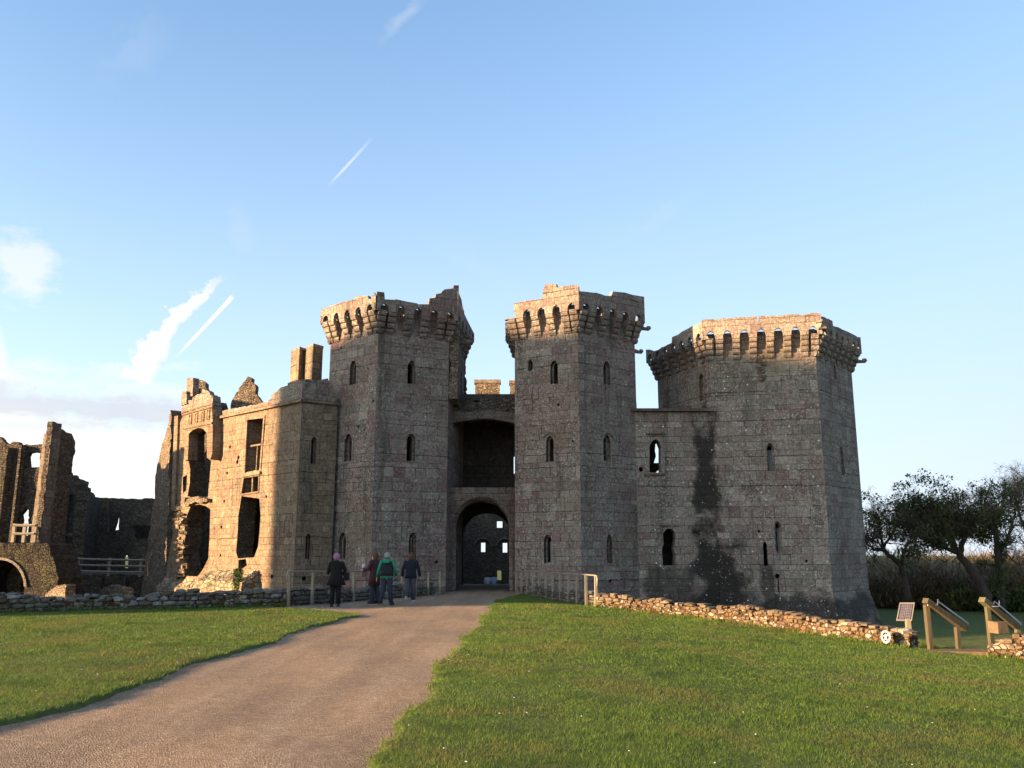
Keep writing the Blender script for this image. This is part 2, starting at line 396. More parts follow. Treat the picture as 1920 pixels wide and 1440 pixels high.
def panel(mb, M, outline, holes=(), thick=0.6, grid=0.0, rough=0.0, jag=0.0, seed=0, back=True):
    """a wall slab: outline and holes in (u, z), M(u, z, w) maps to the world, w = 0 outer face"""
    r = random.Random(seed)
    if jag:
        outline = [(x + r.uniform(-jag, jag), z + r.uniform(-jag, jag)) for x, z in densify(outline, max(0.16, jag * 2.5))]
        holes = [[(x + r.uniform(-jag, jag) * .6, z + r.uniform(-jag, jag) * .6) for x, z in densify(h, 0.25)] for h in holes]
    pts = []; eds = []
    for poly in [outline] + list(holes):
        k = len(pts); pts += [Vector(p) for p in poly]
        eds += [(k + i, k + (i + 1) % len(poly)) for i in range(len(poly))]
    if grid:
        xs = [p[0] for p in outline]; zs = [p[1] for p in outline]
        x = min(xs) + grid / 2
        while x < max(xs):
            z = min(zs) + grid / 2
            while z < max(zs):
                q = (x + r.uniform(-.3, .3) * grid, z + r.uniform(-.3, .3) * grid)
                if pip(q[0], q[1], outline) and not any(pip(q[0], q[1], h) for h in holes): pts.append(Vector(q))
                z += grid
            x += grid
    vs, es, fs, *_ = delaunay_2d_cdt(pts, eds, [], 0, 1e-5)
    keep = []
    for f in fs:
        cx = sum(vs[i].x for i in f) / 3; cz = sum(vs[i].y for i in f) / 3
        if pip(cx, cz, outline) and not any(pip(cx, cz, h) for h in holes): keep.append(f)
    cnt = {}
    for f in keep:
        for a, b in ((f[0], f[1]), (f[1], f[2]), (f[2], f[0])): cnt[(a, b)] = 1
    used = sorted({i for f in keep for i in f}); idx = {v: i for i, v in enumerate(used)}
    bd = [(a, b) for (a, b) in cnt if (b, a) not in cnt]
    V = []
    for i in used:
        w = mnoise.noise(Vector((vs[i].x * 1.7 + seed, vs[i].y * 2.3, seed * .37))) * rough + r.uniform(-.4, .4) * rough if rough else 0
        V.append(M(vs[i].x, vs[i].y, w))
    n = len(used); F = [tuple(idx[i] for i in f) for f in keep]
    if back:
        V += [M(vs[i].x, vs[i].y, thick) for i in used]
        F += [(idx[f[0]] + n, idx[f[2]] + n, idx[f[1]] + n) for f in keep]
        F += [(idx[b], idx[a], idx[a] + n, idx[b] + n) for a, b in bd]
    mb.add(V, F)
def gothic(cx, z0, z1, w, n=5, point=0.9):
    """pointed opening from z0 to apex z1"""
    hw = w / 2; rise = min(hw * 2 * point, (z1 - z0) * .6); zs = z1 - rise
    pts = [(cx - hw, z0), (cx + hw, z0)]
    for i in range(n + 1):
        t = i / n; pts.append((cx + hw * math.cos(t * math.pi / 2) ** 0.9 if t < 1 else cx, zs + rise * (math.sin(t * math.pi / 2) * .75 + t * .25)))
    for i in range(n - 1, -1, -1):
        t = i / n; pts.append((cx - hw * math.cos(t * math.pi / 2) ** 0.9, zs + rise * (math.sin(t * math.pi / 2) * .75 + t * .25)))
    return pts
def rect(x0, z0, x1, z1): return [(x0, z0), (x1, z0), (x1, z1), (x0, z1)]
class Face:
    """vertical wall plane from P to Q (left to right as seen from outside)"""
    def __init__(s, P, Q, kl=0.0, kr=0.0):
        s.P = Vector((P[0], P[1], 0)); s.Q = Vector((Q[0], Q[1], 0)); s.L = (s.Q - s.P).length
        s.d = (s.Q - s.P).normalized(); s.n = Vector((s.d.y, -s.d.x, 0)); s.kl = kl; s.kr = kr
    def hit(s, px, py):
        r = ray(px, py); t = (s.P - EYE).dot(s.n) / r.dot(s.n); h = EYE + r * t
        return ((h - s.P).dot(s.d), h.z)
    def M(s, u, z, w):
        if w > 0:
            u = min(max(u, s.kl * w), s.L - s.kr * w)
        p = s.P + s.d * u - s.n * w; return (p.x, p.y, z)
    def raw(s, u, z, w): p = s.P + s.d * u - s.n * w; return (p.x, p.y, z)
    def off(s, o):      # the same plane pushed outwards
        f = Face(s.P + s.n * o, s.Q + s.n * o, s.kl, s.kr); return f
    def poly(s, pts): return [s.hit(*p) for p in pts]
# ---------------------------------------------------------------- the castle
M_GATE = mat_ashlar('gate_tower_stone', 0.36, 0.60, lichen=0.75, dots=0.5)
M_RECESS_SHADE = mat_ashlar('shade_darkened_recess_stone', 0.36, 0.6, lichen=0.1, dots=0.05, pal=[(0, (.035, .03, .025)), (.5, (.055, .045, .037)), (1, (.045, .032, .027))])  # shade of the gate recess and passage put into the stone colour
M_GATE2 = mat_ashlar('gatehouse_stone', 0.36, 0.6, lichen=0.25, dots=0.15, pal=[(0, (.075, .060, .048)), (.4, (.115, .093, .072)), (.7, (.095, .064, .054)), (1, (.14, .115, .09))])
M_WING = mat_ashlar('range_stone', 0.30, 0.50, lichen=0.3, dots=0.15, pal=[(0.0, (0.14, 0.102, 0.068)), (0.3, (0.19, 0.143, 0.095)), (0.55, (0.155, 0.102, 0.068)), (0.8, (0.225, 0.175, 0.117)), (1.0, (0.135, 0.084, 0.060))])
M_CORNER = mat_ashlar('corner_tower_stone', 0.38, 0.62, lichen=1.0, dots=1.0,
    pal=[(0.0, (0.148, 0.125, 0.102)), (0.3, (0.212, 0.182, 0.148)), (0.5, (0.166, 0.120, 0.103)), (0.75, (0.258, 0.222, 0.180)), (1.0, (0.148, 0.100, 0.088))],
    stains=((9.3, 10.7, 2.6, 9.0, 0.9, (0.016, 0.014, 0.012)), (9.2, 11.6, -2.5, 2.8, 0.92, (0.015, 0.013, 0.011)), (6.6, 9.4, -2.5, 1.2, 0.7, (0.035, 0.030, 0.026)), (12.4, 13.1, -2.5, 1.6, 0.75, (0.025, 0.022, 0.018)),
            (6.4, 20.0, -3.0, -0.35, 0.85, (0.028, 0.024, 0.019)), (12.0, 12.6, 8.2, 11.3, 0.6, (0.11, 0.10, 0.08))))
M_RUB = mat_rubble('rubble_masonry', 5.0, (.17, .135, .10), (.25, .20, .145), sq=2.0)
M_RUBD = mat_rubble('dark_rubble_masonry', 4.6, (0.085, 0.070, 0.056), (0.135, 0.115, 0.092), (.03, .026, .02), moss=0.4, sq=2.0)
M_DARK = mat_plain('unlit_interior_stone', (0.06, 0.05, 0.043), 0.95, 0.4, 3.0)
M_BOARD = mat_wood('weathered_board', (0.20, 0.20, 0.19))
M_LEAD = mat_plain('grey_window_board', (0.16, 0.165, 0.165), 0.8, 0.2, 3)

def window(parent, face, cx, yt, yb, w, mat, style='open', hood=False, name='window'):
    """cut outline for a pointed light given in photo pixels; builds its dressed frame as a part"""
    u, z1 = face.hit(cx, yt); _, z0 = face.hit(cx, yb)
    ul, _ = face.hit(cx - w / 2, (yt + yb) / 2); ur, _ = face.hit(cx + w / 2, (yt + yb) / 2)
    W = ur - ul
    hole = gothic(u, z0, z1, W)
    fr = MB()
    if style != 'slit':
        ins = face
        Mi = lambda a, b, c: ins.raw(a, b, c)
        # splayed surround set 2.5 mm proud and a thinner inner order deeper in
        outer = gothic(u, z0 - 0.11, z1 + 0.14, W + 0.26)
        panel(fr, lambda a, b, c: ins.raw(a, b, c - 0.02), outer, [hole], 0.16)
        inner = gothic(u, z0 + 0.05, z1 - 0.10, W - 0.16)
        panel(fr, lambda a, b, c: ins.raw(a, b, c + 0.22), gothic(u, z0 - 0.03, z1 + 0.03, W + 0.06), [inner], 0.10)
        if hood:
            zz = z1 + 0.16
            for sgn in (-1, 1):
                pts = [Vector(ins.raw(u + sgn * (W / 2 + 0.14) * k, zz - (W * 0.5) * k, -0.045)) for k in (0, .25, .5, .75, 1.0)]
                fr.tube([tuple(p) for p in pts], 0.045, 5)
    else:
        panel(fr, lambda a, b, c: face.raw(a, b, c - 0.01), rect(u - W / 2 - .09, z0 - .09, u + W / 2 + .09, z1 + .12), [hole], 0.12)
    o = fr.build(name, mat, parent)
    if style == 'mullion':
        b = MB()
        c = Vector(face.raw(u + 0.02, z0, 0.27)); b.box(c, 0.07, 0.07, (z1 - z0) * 0.85, math.atan2(face.d.y, face.d.x))
        b.build('mullion', mat, o)
    if style == 'bars':
        b = MB()
        for k in range(1, 4):
            zz = z0 + (z1 - z0) * k / 4.3
            b.tube([face.raw(u - W / 2, zz, 0.2), face.raw(u + W / 2, zz, 0.2)], 0.016, 5)
        b.tube([face.raw(u + W * .28, z0, 0.2), face.raw(u + W * .28, z1 - .15, 0.2)], 0.02, 5)
        b.build('window_bar', M_BOARD, o)
    if style == 'board':
        b = MB(); panel(b, lambda a, b_, c: face.raw(a, b_, c + 0.34), rect(u - W / 2 - .02, z0, u + W / 2 + .02, z1 - 0.32), [], 0.04)
        b.build('board', M_LEAD, o)
    if style == 'halfboard':
        b = MB(); panel(b, lambda a, b_, c: face.raw(a, b_, c + 0.34), rect(u - W * .08, z0, u + W * .27, z1 - 0.35), [], 0.05)
        b.build('board', M_LEAD, o)
    return hole
def corbel(parent, face, u, z0, z1, w, mat, proj=0.52, steps=4, seed=0):
    """stepped machicolation corbel of rounded courses"""
    r = random.Random(seed); mb = MB()
    h = (z1 - z0) / steps
    for k in range(steps):
        za = z0 + k * h; p1 = proj * (k + 1) / steps; a = w / 2 * r.uniform(0.94, 1.03)
        zb = za + h - 0.012
        prof = [(0.0, za), (p1 - h * 0.55, za), (p1 - h * 0.2, za + h * 0.12), (p1, za + h * 0.45), (p1, zb), (0.0, zb)]
        prof = [(max(-0.02, x), z) for x, z in prof]
        vs = []
        for s_ in (-1, 1):
            for x, z in prof: vs.append(face.raw(u + s_ * a, z, -x + 0.02))
        n = len(prof)
        fs = [(i, (i + 1) % n, n + (i + 1) % n, n + i) for i in range(n)] + [tuple(reversed(range(n))), tuple(range(n, 2 * n))]
        mb.add(vs, fs)
    return mb.build('corbel', mat, parent)
def crown(parent, faces, specs, mat, zc, zs, za, proj=0.52, thick=0.2, seed=0, cw=0.40):
    """machicolated parapet: specs = per face (n_arches, top profile [(f, z), ...]) or None"""
    par = MB()
    for i, (f, spec) in enumerate(zip(faces, specs)):
        if spec is None: continue
        n, top, skip = spec
        fo = f.off(proj)
        ex = proj * 0.577                     # outer ring is longer at each mitre
        u0, u1 = -ex, f.L + ex
        Lo = u1 - u0; bay = Lo / n
        g = cw * 0.5
        holes = []
        for k in range(n):
            c = u0 + bay * (k + 0.5); hw = bay / 2 - g * 1.08
            pts = [(c - hw, zc - 1.0), (c + hw, zc - 1.0), (c + hw, zs)]
            for t in (0.25, 0.5, 0.75): pts.append((c + hw * math.cos(t * math.pi / 2) ** .8, zs + (za - zs) * math.sin(t * math.pi / 2)))
            pts.append((c, za + 0.03))
            for t in (0.75, 0.5, 0.25): pts.append((c - hw * math.cos(t * math.pi / 2) ** .8, zs + (za - zs) * math.sin(t * math.pi / 2)))
            pts.append((c - hw, zs)); holes.append(pts)
        zb = zs - 0.10
        outl = [(u0, zb), (u1, zb)]
        pr = [(u0 + Lo * a, z) for a, z in top]
        outl += list(reversed(pr))
        kk = 0.577
        Mf = lambda u, z, w, fo=fo, u0=u0, u1=u1: fo.raw(min(max(u, u0 + kk * w), u1 - kk * w), z, w)
        panel(par, Mf, outl, holes, thick, jag=0.0, seed=seed + i)
        # the corbels carry the piers between arches
        for k in range(n + 1):
            if k in skip: continue
            cu = u0 + bay * k
            if k == 0: cu += 0.10
            if k == n: cu -= 0.10
            inner = 0 if 0 < k < n else (0.25 if k == 0 else -0.25)
            corbel(parent, f, cu + inner if not (0 < k < n) else cu, zc, zs - 0.03, cw * (1.0 if 0 < k < n else 1.05), mat, proj, seed=seed * 31 + i * 7 + k)
    return par.build('parapet', mat, parent)
def top_profile(face_out, pxs, jag=0.06, seed=0):
    """photo pixel silhouette -> list of (fraction, z) on the outer parapet plane with block-shaped steps"""
    r = random.Random(seed); ex = 0
    return pxs
def hexcorners(L, A, R):
    L, A, R = Vector((*L, 0)), Vector((*A, 0)), Vector((*R, 0)); c = L + R - A
    return [L, A, R, 2 * c - L, 2 * c - A, 2 * c - R], c     # L, A, R then the three behind
def px_top(face, proj, pts, seed=0):
    """pixels along the skyline of one parapet face -> (f, z) steps"""
    fo = face.off(proj); ex = proj * .577; L0 = face.L + 2 * ex
    out = []
    for (px, py) in pts:
        u, z = fo.hit(px, py); out.append(((u + ex) / L0, z))
    out[0] = (0.0, out[0][1]); out[-1] = (1.0, out[-1][1])
    r = random.Random(seed); res = []
    for a, b in zip(out, out[1:]):
        res.append(a)
        n = int(abs(b[0] - a[0]) * L0 / 0.45)
        for k in range(1, n):
            f = a[0] + (b[0] - a[0]) * k / n; z = a[1] + (b[1] - a[1]) * k / n + r.uniform(-.035, .035)
            res += [(f - 0.004, z), (f, z + r.uniform(-.05, .04))]
    res.append(out[-1])
    # strictly increasing f
    fx = [res[0]]
    for f, z in res[1:]: fx.append((max(f, fx[-1][0] + 0.0015), z))
    fx[-1] = (1.0, fx[-1][1]); fx = [p for p in fx[:-1] if p[0] < 0.9985] + [fx[-1]]
    return fx
def tower_wall(parent, faces, holes_by_face, z0, z1, mat, thick=0.9, name='tower_wall', tops=None):
    mb = MB()
    for i, f in enumerate(faces):
        t = tops.get(i) if tops else None
        outl = [(0, z0), (f.L, z0)] + (list(reversed(t)) if t else [(f.L, z1), (0, z1)])
        panel(mb, f.M, outl, holes_by_face.get(i, []), thick, grid=0.9, rough=0.012, seed=i)
    return mb.build(name, mat, parent)
def slab(parent, corners, z, th, mat, name='floor'):
    mb = MB(); n = len(corners)
    c = sum(corners, Vector()) / n
    p = [c + (q - c) * 0.86 for q in corners]
    vs = [(q.x, q.y, z) for q in p] + [(q.x, q.y, z - th) for q in p]
    mb.add(vs, [tuple(range(n)), tuple(reversed(range(n, 2 * n)))] + [(i, i + n, (i + 1) % n + n, (i + 1) % n) for i in range(n)])
    return mb.build(name, mat, parent)
def roundhole(face, px, py, r):
    u, z = face.hit(px, py); return [(u + r * math.cos(a * math.pi / 4), z + r * math.sin(a * math.pi / 4)) for a in range(8)]
def gargoyle(parent, face, u, z, mat, out=0.7, ln=0.5):
    mb = MB(); p = Vector(face.raw(u, z, -out)); q = p + face.n * ln * .5 + Vector((0, 0, -.05)); e = p + face.n * ln + Vector((0, 0, 0.03))
    mb.tube([tuple(p - face.n * .3), tuple(p), tuple(q), tuple(q + (e - q) * .4), tuple(e)], [0.13, 0.12, 0.09, 0.15, 0.08], 6)
    return mb.build('gargoyle', mat, parent)
def faces_of(cs): return [Face(cs[i], cs[(i + 1) % 6], 0.577, 0.577) for i in range(6)]

# ---- left-hand gate tower
GT_L = (-9.69, 44.3); GT_A = (-6.8, 42.0); GT_R = (-3.33, 43.8)
cs, cc = hexcorners(GT_L, GT_A, GT_R); F = faces_of(cs)
gt1 = empty('gate_tower', (cc.x, cc.y, -4), 'six-sided stone gate tower with ragged stepped parapet corner, left of the gate arch', 'tower', 'machicolated gate towers')
H = {0: [], 1: []}
H[0].append(window(gt1, F[0], 663, 676, 721, 12, M_GATE))
H[0].append(window(gt1, F[0], 654, 813, 865, 13.5, M_GATE))
H[0].append(window(gt1, F[0], 643, 998, 1049, 13.5, M_GATE, 'halfboard'))
H[1].append(window(gt1, F[1], 772, 676, 720, 15, M_GATE))
H[1].append(window(gt1, F[1], 771, 813, 865, 16, M_GATE))
H[1].append(window(gt1, F[1], 774, 998, 1052, 14, M_GATE, 'mullion'))
for fi, x, y, r in ((0, 617, 744, .09), (0, 700, 752, .07), (0, 626, 780, .08), (0, 672, 800, .09), (1, 819, 1054, .11), (0, 640, 652, .06), (0, 683, 806, .07), (0, 690, 690, .06)):
    H[fi].append(roundhole(F[fi], x, y, r))
tower_wall(gt1, F, H, -4.2, 14.14, M_GATE, 0.95)
zc, zs, za = 12.62, 13.78, 14.05
t0 = px_top(F[0],.45,[(607, 580), (640, 568), (668, 560), (669, 556), (691, 555), (692, 561), (699, 562), (700, 549), (716, 548), (721, 549)], 1)
t1 = px_top(F[1],.45,[(712, 548), (721, 549), (722, 562), (762, 566), (803, 571), (804, 560), (815, 559), (816, 552), (826, 550), (827, 547), (832, 543), (848, 541), (849, 535.5), (862, 536)], 2)
pl = lambda n, z: (n, [(0, z), (1, z)], ())
crown(gt1, F, [(5, t0, ()), (5, t1, ()), (5, [(0, 15.3), (.2, 15.1), (.3, 14.6), (.6, 14.4), (1, 14.2)], ()), pl(5, 14.2), pl(5, 14.3), pl(5, 14.3)], M_GATE, zc, zs, za, seed=3)
slab(gt1, cs, 12.6, .3, M_DARK); slab(gt1, cs, 8.4, .3, M_DARK); slab(gt1, cs, 4.0, .3, M_DARK); slab(gt1, cs, 0.0, .3, M_DARK)
# broken core of the tower on the passage side, seen edge-on
mb = MB()
Fp = Face((-3.3, 43.85), (-3.25, 49.0))
panel(mb, Fp.raw, [(0.0, 9.6), (1.5, 9.4), (4.6, 9.6), (4.9, 12.0), (3.6, 13.3), (2.0, 14.6), (1.2, 15.0), (0.1, 14.2)], [rect(2.2, 10.0, 3.0, 11.6)], -0.45, grid=.35, rough=.10, jag=.10, seed=9)
mb.build('broken_wall_core', M_RUB, gt1)
gargoyle(gt1, F[2], F[2].L * .3, 12.9, M_GATE, .05, .9)
mb = MB()          # worn angle figure and oversailing blocks at the passage corner
f = F[1]; u, z = f.hit(830, 740)
for k in range(4):
    c = f.raw(u, z - 0.28 * (k + 1) - .02, 0.06 - .02); mb.box(c, .42 - .05 * k, .26 - .05 * k, .26, math.atan2(f.d.y, f.d.x), .012)
mb.build('broken_corbel', M_GATE, gt1)
u, z = f.hit(815, 735); mb = MB(); panel(mb, lambda a, b, c: f.raw(a, b, c - .03), gothic(u, z - .42, z + .42, .44), [gothic(u, z - .34, z + .3, .26)], .06)
mb.build('blocked_window', M_GATE, gt1)
u, z = f.hit(805, 656); mb = MB(); panel(mb, lambda a, b, c: f.raw(a, b, c - .035), rect(u - .45, z - .16, u + .4, z + .16), [rect(u - .38, z - .1, u + .33, z + .1)], .04)
mb.build('plaque_frame', M_GATE, gt1)

# ---- right-hand gate tower
GU_L = (0.15, 43.6); GU_A = (3.34, 41.9); GU_R = (6.54, 44.2)
cs2, cc2 = hexcorners(GU_L, GU_A, GU_R); G = faces_of(cs2)
gt2 = empty('gate_tower', (cc2.x, cc2.y, -4), 'six-sided stone gate tower with sunlit parapet, right of the gate arch', 'tower', 'machicolated gate towers')
H = {0: [], 1: []}
H[0].append(window(gt2, G[0], 1039, 676, 720, 14, M_GATE))
H[0].append(window(gt2, G[0], 1031, 817, 866, 14, M_GATE, hood=True))
H[0].append(window(gt2, G[0], 1027, 1002, 1056, 14, M_GATE, 'halfboard'))
H[1].append(window(gt2, G[1], 1137, 677, 721, 13, M_GATE))
H[1].append(window(gt2, G[1], 1137.5, 815, 865, 14, M_GATE, 'bars', hood=True))
H[1].append(window(gt2, G[1], 1142, 1002, 1056, 10.5, M_GATE, 'board'))
for fi, x, y, r in ((0, 1037, 1090, .11), (1, 1145, 1090, .12), (0, 980, 1070, .09), (0, 1047, 759, .07), (1, 1180, 702, .06), (0, 1074, 827, .06)):
    H[fi].append(roundhole(G[fi], x, y, r))
u, z = G[0].hit(994, 685); H[0].append([(u - .13, z - .32), (u + .1, z - .3), (u + .16, z + .1), (u + .02, z + .34), (u - .12, z + .2)])
tower_wall(gt2, G, H, -4.2, 14.14, M_GATE, 0.95, tops={0: [(0, 13.25), (.22, 13.3), (.25, 13.7), (.6, 13.75), (.62, 14.14), (G[0].L, 14.14)], 5: [(0, 14.14), (G[5].L - .8, 14.1), (G[5].L - .5, 13.6), (G[5].L, 13.25)]})
t0 = px_top(G[0],.45,[(968, 570), (1002, 563), (1018, 560), (1019, 543), (1021, 541), (1022, 534), (1043, 533), (1044, 540), (1052, 538), (1081, 536)], 5)
t1 = px_top(G[1],.45,[(1079, 536), (1083, 546), (1100, 548), (1145, 556), (1147, 547), (1170, 549), (1200, 556), (1206, 557)], 6)
t0 = [(0, 13.74), (.115, 13.76)] + [(f_, z_) for f_, z_ in t0 if f_ > .12]
crown(gt2, G, [(5, t0, ()), (5, t1, ()), pl(5, 14.3), pl(5, 14.2), pl(5, 14.3), (5, [(0, 14.2), (.5, 14.2), (.6, 13.9), (.8, 13.75), (1, 13.72)], (5,))], M_GATE, zc, zs, za, seed=11)
slab(gt2, cs2, 12.6, .3, M_DARK); slab(gt2, cs2, 8.4, .3, M_DARK); slab(gt2, cs2, 4.0, .3, M_DARK); slab(gt2, cs2, 0.0, .3, M_DARK)
gargoyle(gt2, G[2], 0.25, 13.55, M_GATE, .42, .5)
gargoyle(gt2, G[2], 0.15, 12.25, M_GATE, .05, .4)
f = G[0]; u, z = f.hit(993, 738); mb = MB()
for k in range(4):
    c = f.raw(u - .1 + .04 * k, z - 0.28 * (k + 1), 0.04); mb.box(c, .5 - .04 * k, .3 - .06 * k, .26, math.atan2(f.d.y, f.d.x), .012)
mb.build('broken_corbel', M_GATE, gt2)
u, z = f.hit(1003, 733); mb = MB(); panel(mb, lambda a, b, c: f.raw(a, b, c - .03), gothic(u, z - .45, z + .4, .42), [gothic(u, z - .34, z + .3, .26)], .06)
mb.build('blocked_window', M_GATE, gt2)

# ---- recessed gate between the towers
gate = empty('gatehouse', (-1.6, 46, 0), 'dark recessed gatehouse with pointed gate arch between the two machicolated towers', 'gatehouse')
GF = Face((-3.9, 44.5), (0.9, 44.5))
def pts_arch(f, x0, x1, ys, ya, yb, n=10):
    """low pointed arch in pixels: springs at ys, apex ya"""
    pts = [f.hit(x0, yb), f.hit(x1, yb), f.hit(x1, ys)]
    c = (x0 + x1) / 2; hw = (x1 - x0) / 2
    for k in range(1, n): t = k / n * math.pi / 2; pts.append(f.hit(c + hw * math.cos(t) ** .85, ys + (ya - ys) * (math.sin(t) * .93 + .07 * (k / n))))
    pts.append(f.hit(c, ya))
    for k in range(n - 1, 0, -1): t = k / n * math.pi / 2; pts.append(f.hit(c - hw * math.cos(t) ** .85, ys + (ya - ys) * (math.sin(t) * .93 + .07 * (k / n))))
    pts.append(f.hit(x0, ys)); return pts
z_sill = GF.hit(905, 914)[1]
mb = MB(); arch0 = pts_arch(GF, 848, 961, 992, 931, 1135)
panel(mb, GF.raw, rect(0.1, -1.0, 4.7, z_sill), [arch0], 0.5, grid=.6, rough=.01)
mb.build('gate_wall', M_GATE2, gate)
for k in range(4):      # receding moulded orders of the gate arch
    f2 = Face((-3.9, 44.58 + .17 * k), (0.9, 44.58 + .17 * k)); i = k * 2.1
    a = pts_arch(f2, 846 + i, 963 - i, 992, 929 + i * 1.1, 1135); b = pts_arch(f2, 848.3 + i, 960.7 - i, 992, 932.6 + i * 1.1, 1136)
    mb = MB(); panel(mb, f2.raw, a, [b], .16); mb.build('arch_order', M_GATE, gate)
# tunnel: side walls, vault, a cross arch half-way and one at the far end
mb = MB()
prof = [(-3.3, -1.0), (-3.3, 2.6), (-3.0, 3.5), (-2.4, 4.15), (-1.6, 4.35), (-0.8, 4.15), (-0.2, 3.5), (0.06, 2.6), (0.06, -1.0)]
ys_ = [45.0, 47, 49, 51, 53, 54.5]
vs = []; fs = []
for y in ys_:
    for (x, z) in prof: vs.append((x, y, z))
    for (x, z) in prof: vs.append((-1.62 + (x + 1.62) * 1.25, y, z + .4 if z > 0 else z))
n = len(prof)
for i in range(len(ys_) - 1):
    for k in range(n - 1):
        a = i * 2 * n + k; b = (i + 1) * 2 * n + k
        fs.append((a, a + 1, b + 1, b)); fs.append((a + n, b + n, b + n + 1, a + n + 1))
fs += [tuple([k, k + n, k + n + 1, k + 1]) for k in range(n - 1)]
e = (len(ys_) - 1) * 2 * n; fs += [tuple([e + k + 1, e + k + n + 1, e + k + n, e + k]) for k in range(n - 1)]
mb.add(vs, fs); mb.build('vault', M_RECESS_SHADE, gate)
for y, x0, x1, s, a_ in ((49.4, 862, 960, 1005, 950), (54.6, 868, 959, 1010, 962)):
    f2 = Face((-4, y), (1.2, y)); a = pts_arch(f2, x0, x1, s, a_, 1135)
    mb = MB(); panel(mb, f2.raw, rect(0.0, -1.0, 5.0, 5.1), [a], .45, seed=2); mb.build('cross_arch', M_RECESS_SHADE, gate)
# the sill in front of the courtyard
mb = MB(); mb.box((-1.6, 55.5, -1.2), 4.2, .5, 1.2 + at(905, 1098, 55.5).z, jit=.02); mb.build('threshold', M_GATE2, gate)
# upper recess: back wall, side cheeks, roof slab and the flat front arch
BW = Face((-4.6, 48.6), (1.6, 48.6))
a0 = BW.hit(964, 855); a1 = BW.hit(972, 888)
slit = [(a0[0] - .02, a1[1]), (a1[0] + .1, a1[1]), (a1[0] + .1, a0[1]), (a0[0] + .1, a0[1] + .12), (a0[0] - .02, a0[1])]
mb = MB(); panel(mb, BW.raw, rect(0.2, 3.9, 6.0, 10.7), [slit], .7, grid=.6, rough=.02); mb.build('back_wall', M_RECESS_SHADE, gate)
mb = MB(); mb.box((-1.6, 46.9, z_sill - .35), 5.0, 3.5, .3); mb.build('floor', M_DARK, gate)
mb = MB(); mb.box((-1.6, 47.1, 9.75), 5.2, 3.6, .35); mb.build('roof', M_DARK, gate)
UF = Face((-4.2, 44.9), (1.2, 44.9))
def uf(x, y): return UF.hit(x, y)
low = [uf(840, 800), uf(850, 793), uf(870, 789), uf(890, 786.5), uf(908, 785), uf(925, 786), uf(945, 789), uf(962, 793), uf(975, 800)]
topl = [uf(975, 747), uf(955, 744), uf(935, 743), uf(933, 747), uf(915, 746), uf(899, 743), uf(897, 752), uf(880, 748), uf(868, 742), uf(855, 741), uf(840, 740)]
band = [uf(840, 768), uf(860, 772), uf(885, 772), uf(900, 769), uf(920, 768), uf(950, 772), uf(975, 775)]
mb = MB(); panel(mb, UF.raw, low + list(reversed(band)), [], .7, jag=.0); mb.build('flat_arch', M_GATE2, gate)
mb = MB(); panel(mb, lambda a, b, c: UF.raw(a, b, c + .35), band + topl, [], .45, grid=.3, rough=.06, jag=.05, seed=4); mb.build('broken_parapet', M_RUBD, gate)
MF = Face((-6, 54.0), (4, 54.0))
def mf(x, y): return MF.hit(x, y)
mb = MB()
panel(mb, MF.raw, [mf(872, 790), mf(990, 790), mf(990, 727), mf(976, 727), mf(976, 718.5), mf(956, 718.5), mf(956, 743), mf(937, 742), mf(937, 717), mf(891, 717), mf(891, 741), mf(872, 740)], [], .6, grid=.4, rough=.03, seed=5)
mb.build('battlement', M_RUB, gate)
mb = MB()
for x0, x1, y0 in ((889, 939, 717.5), (954.5, 992, 719)):
    a = mf(x0, y0); b = mf(x1, y0); panel(mb, lambda u, z, w: MF.raw(u, z, w - .06), [(a[0], a[1] - .02), (b[0], a[1] - .02), (b[0], a[1] + .2), (a[0], a[1] + .2)], [], .72)
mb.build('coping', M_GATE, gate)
# ruined fireplace wall standing behind the left tower (seen against the sky at its right)
mb = MB(); f3 = Face((-4.6, 49.2), (-2.8, 49.2)); q = lambda x, y: f3.hit(x, y)
panel(mb, f3.raw, [q(845, 780), q(873, 770), q(874, 720), q(871, 700), q(872, 660), q(874, 640), q(870, 600), q(868, 575), q(845, 560)], [], .8, grid=.35, rough=.05, jag=.06, seed=6)
mb.build('broken_chimney_flue', M_RUB, gate)

# ---- link wall
lw = empty('curtain_wall', (8.0, 44.1, -4), 'shaded stone curtain wall with two openings linking the right gate tower to the big corner tower', 'wall')
LF = Face((6.3, 44.12), (10.6, 44.12))
def lf(x, y): return LF.hit(x, y)
h1 = [lf(1218, 886), lf(1240, 886), lf(1240, 838), lf(1236, 828), lf(1230, 823), lf(1223, 827), lf(1218, 836)]
h2 = [lf(1243, 1061), lf(1266, 1060), lf(1267, 1040), lf(1264, 1030), lf(1267, 1010), lf(1265, 997), lf(1258, 991), lf(1249, 992), lf(1243, 1000), lf(1244, 1020), lf(1241, 1030)]
h3 = roundhole(LF, 1202, 880, .13)
ztop = lf(1260, 772)[1]
mb = MB(); panel(mb, LF.raw, rect(-.2, -4.2, 4.28, ztop), [h1, h2, h3], .9, grid=.8, rough=.015); mb.build('wall', M_CORNER, lw)
mb = MB(); mb.box((8.35, 44.45, ztop), 4.3, 1.15, .10); mb.box((8.3, 44.5, ztop + .101), 4.1, .95, .07); mb.box((6.45, 44.6, ztop + .172), .25, .5, .35); mb.build('coping', M_GATE2, lw)
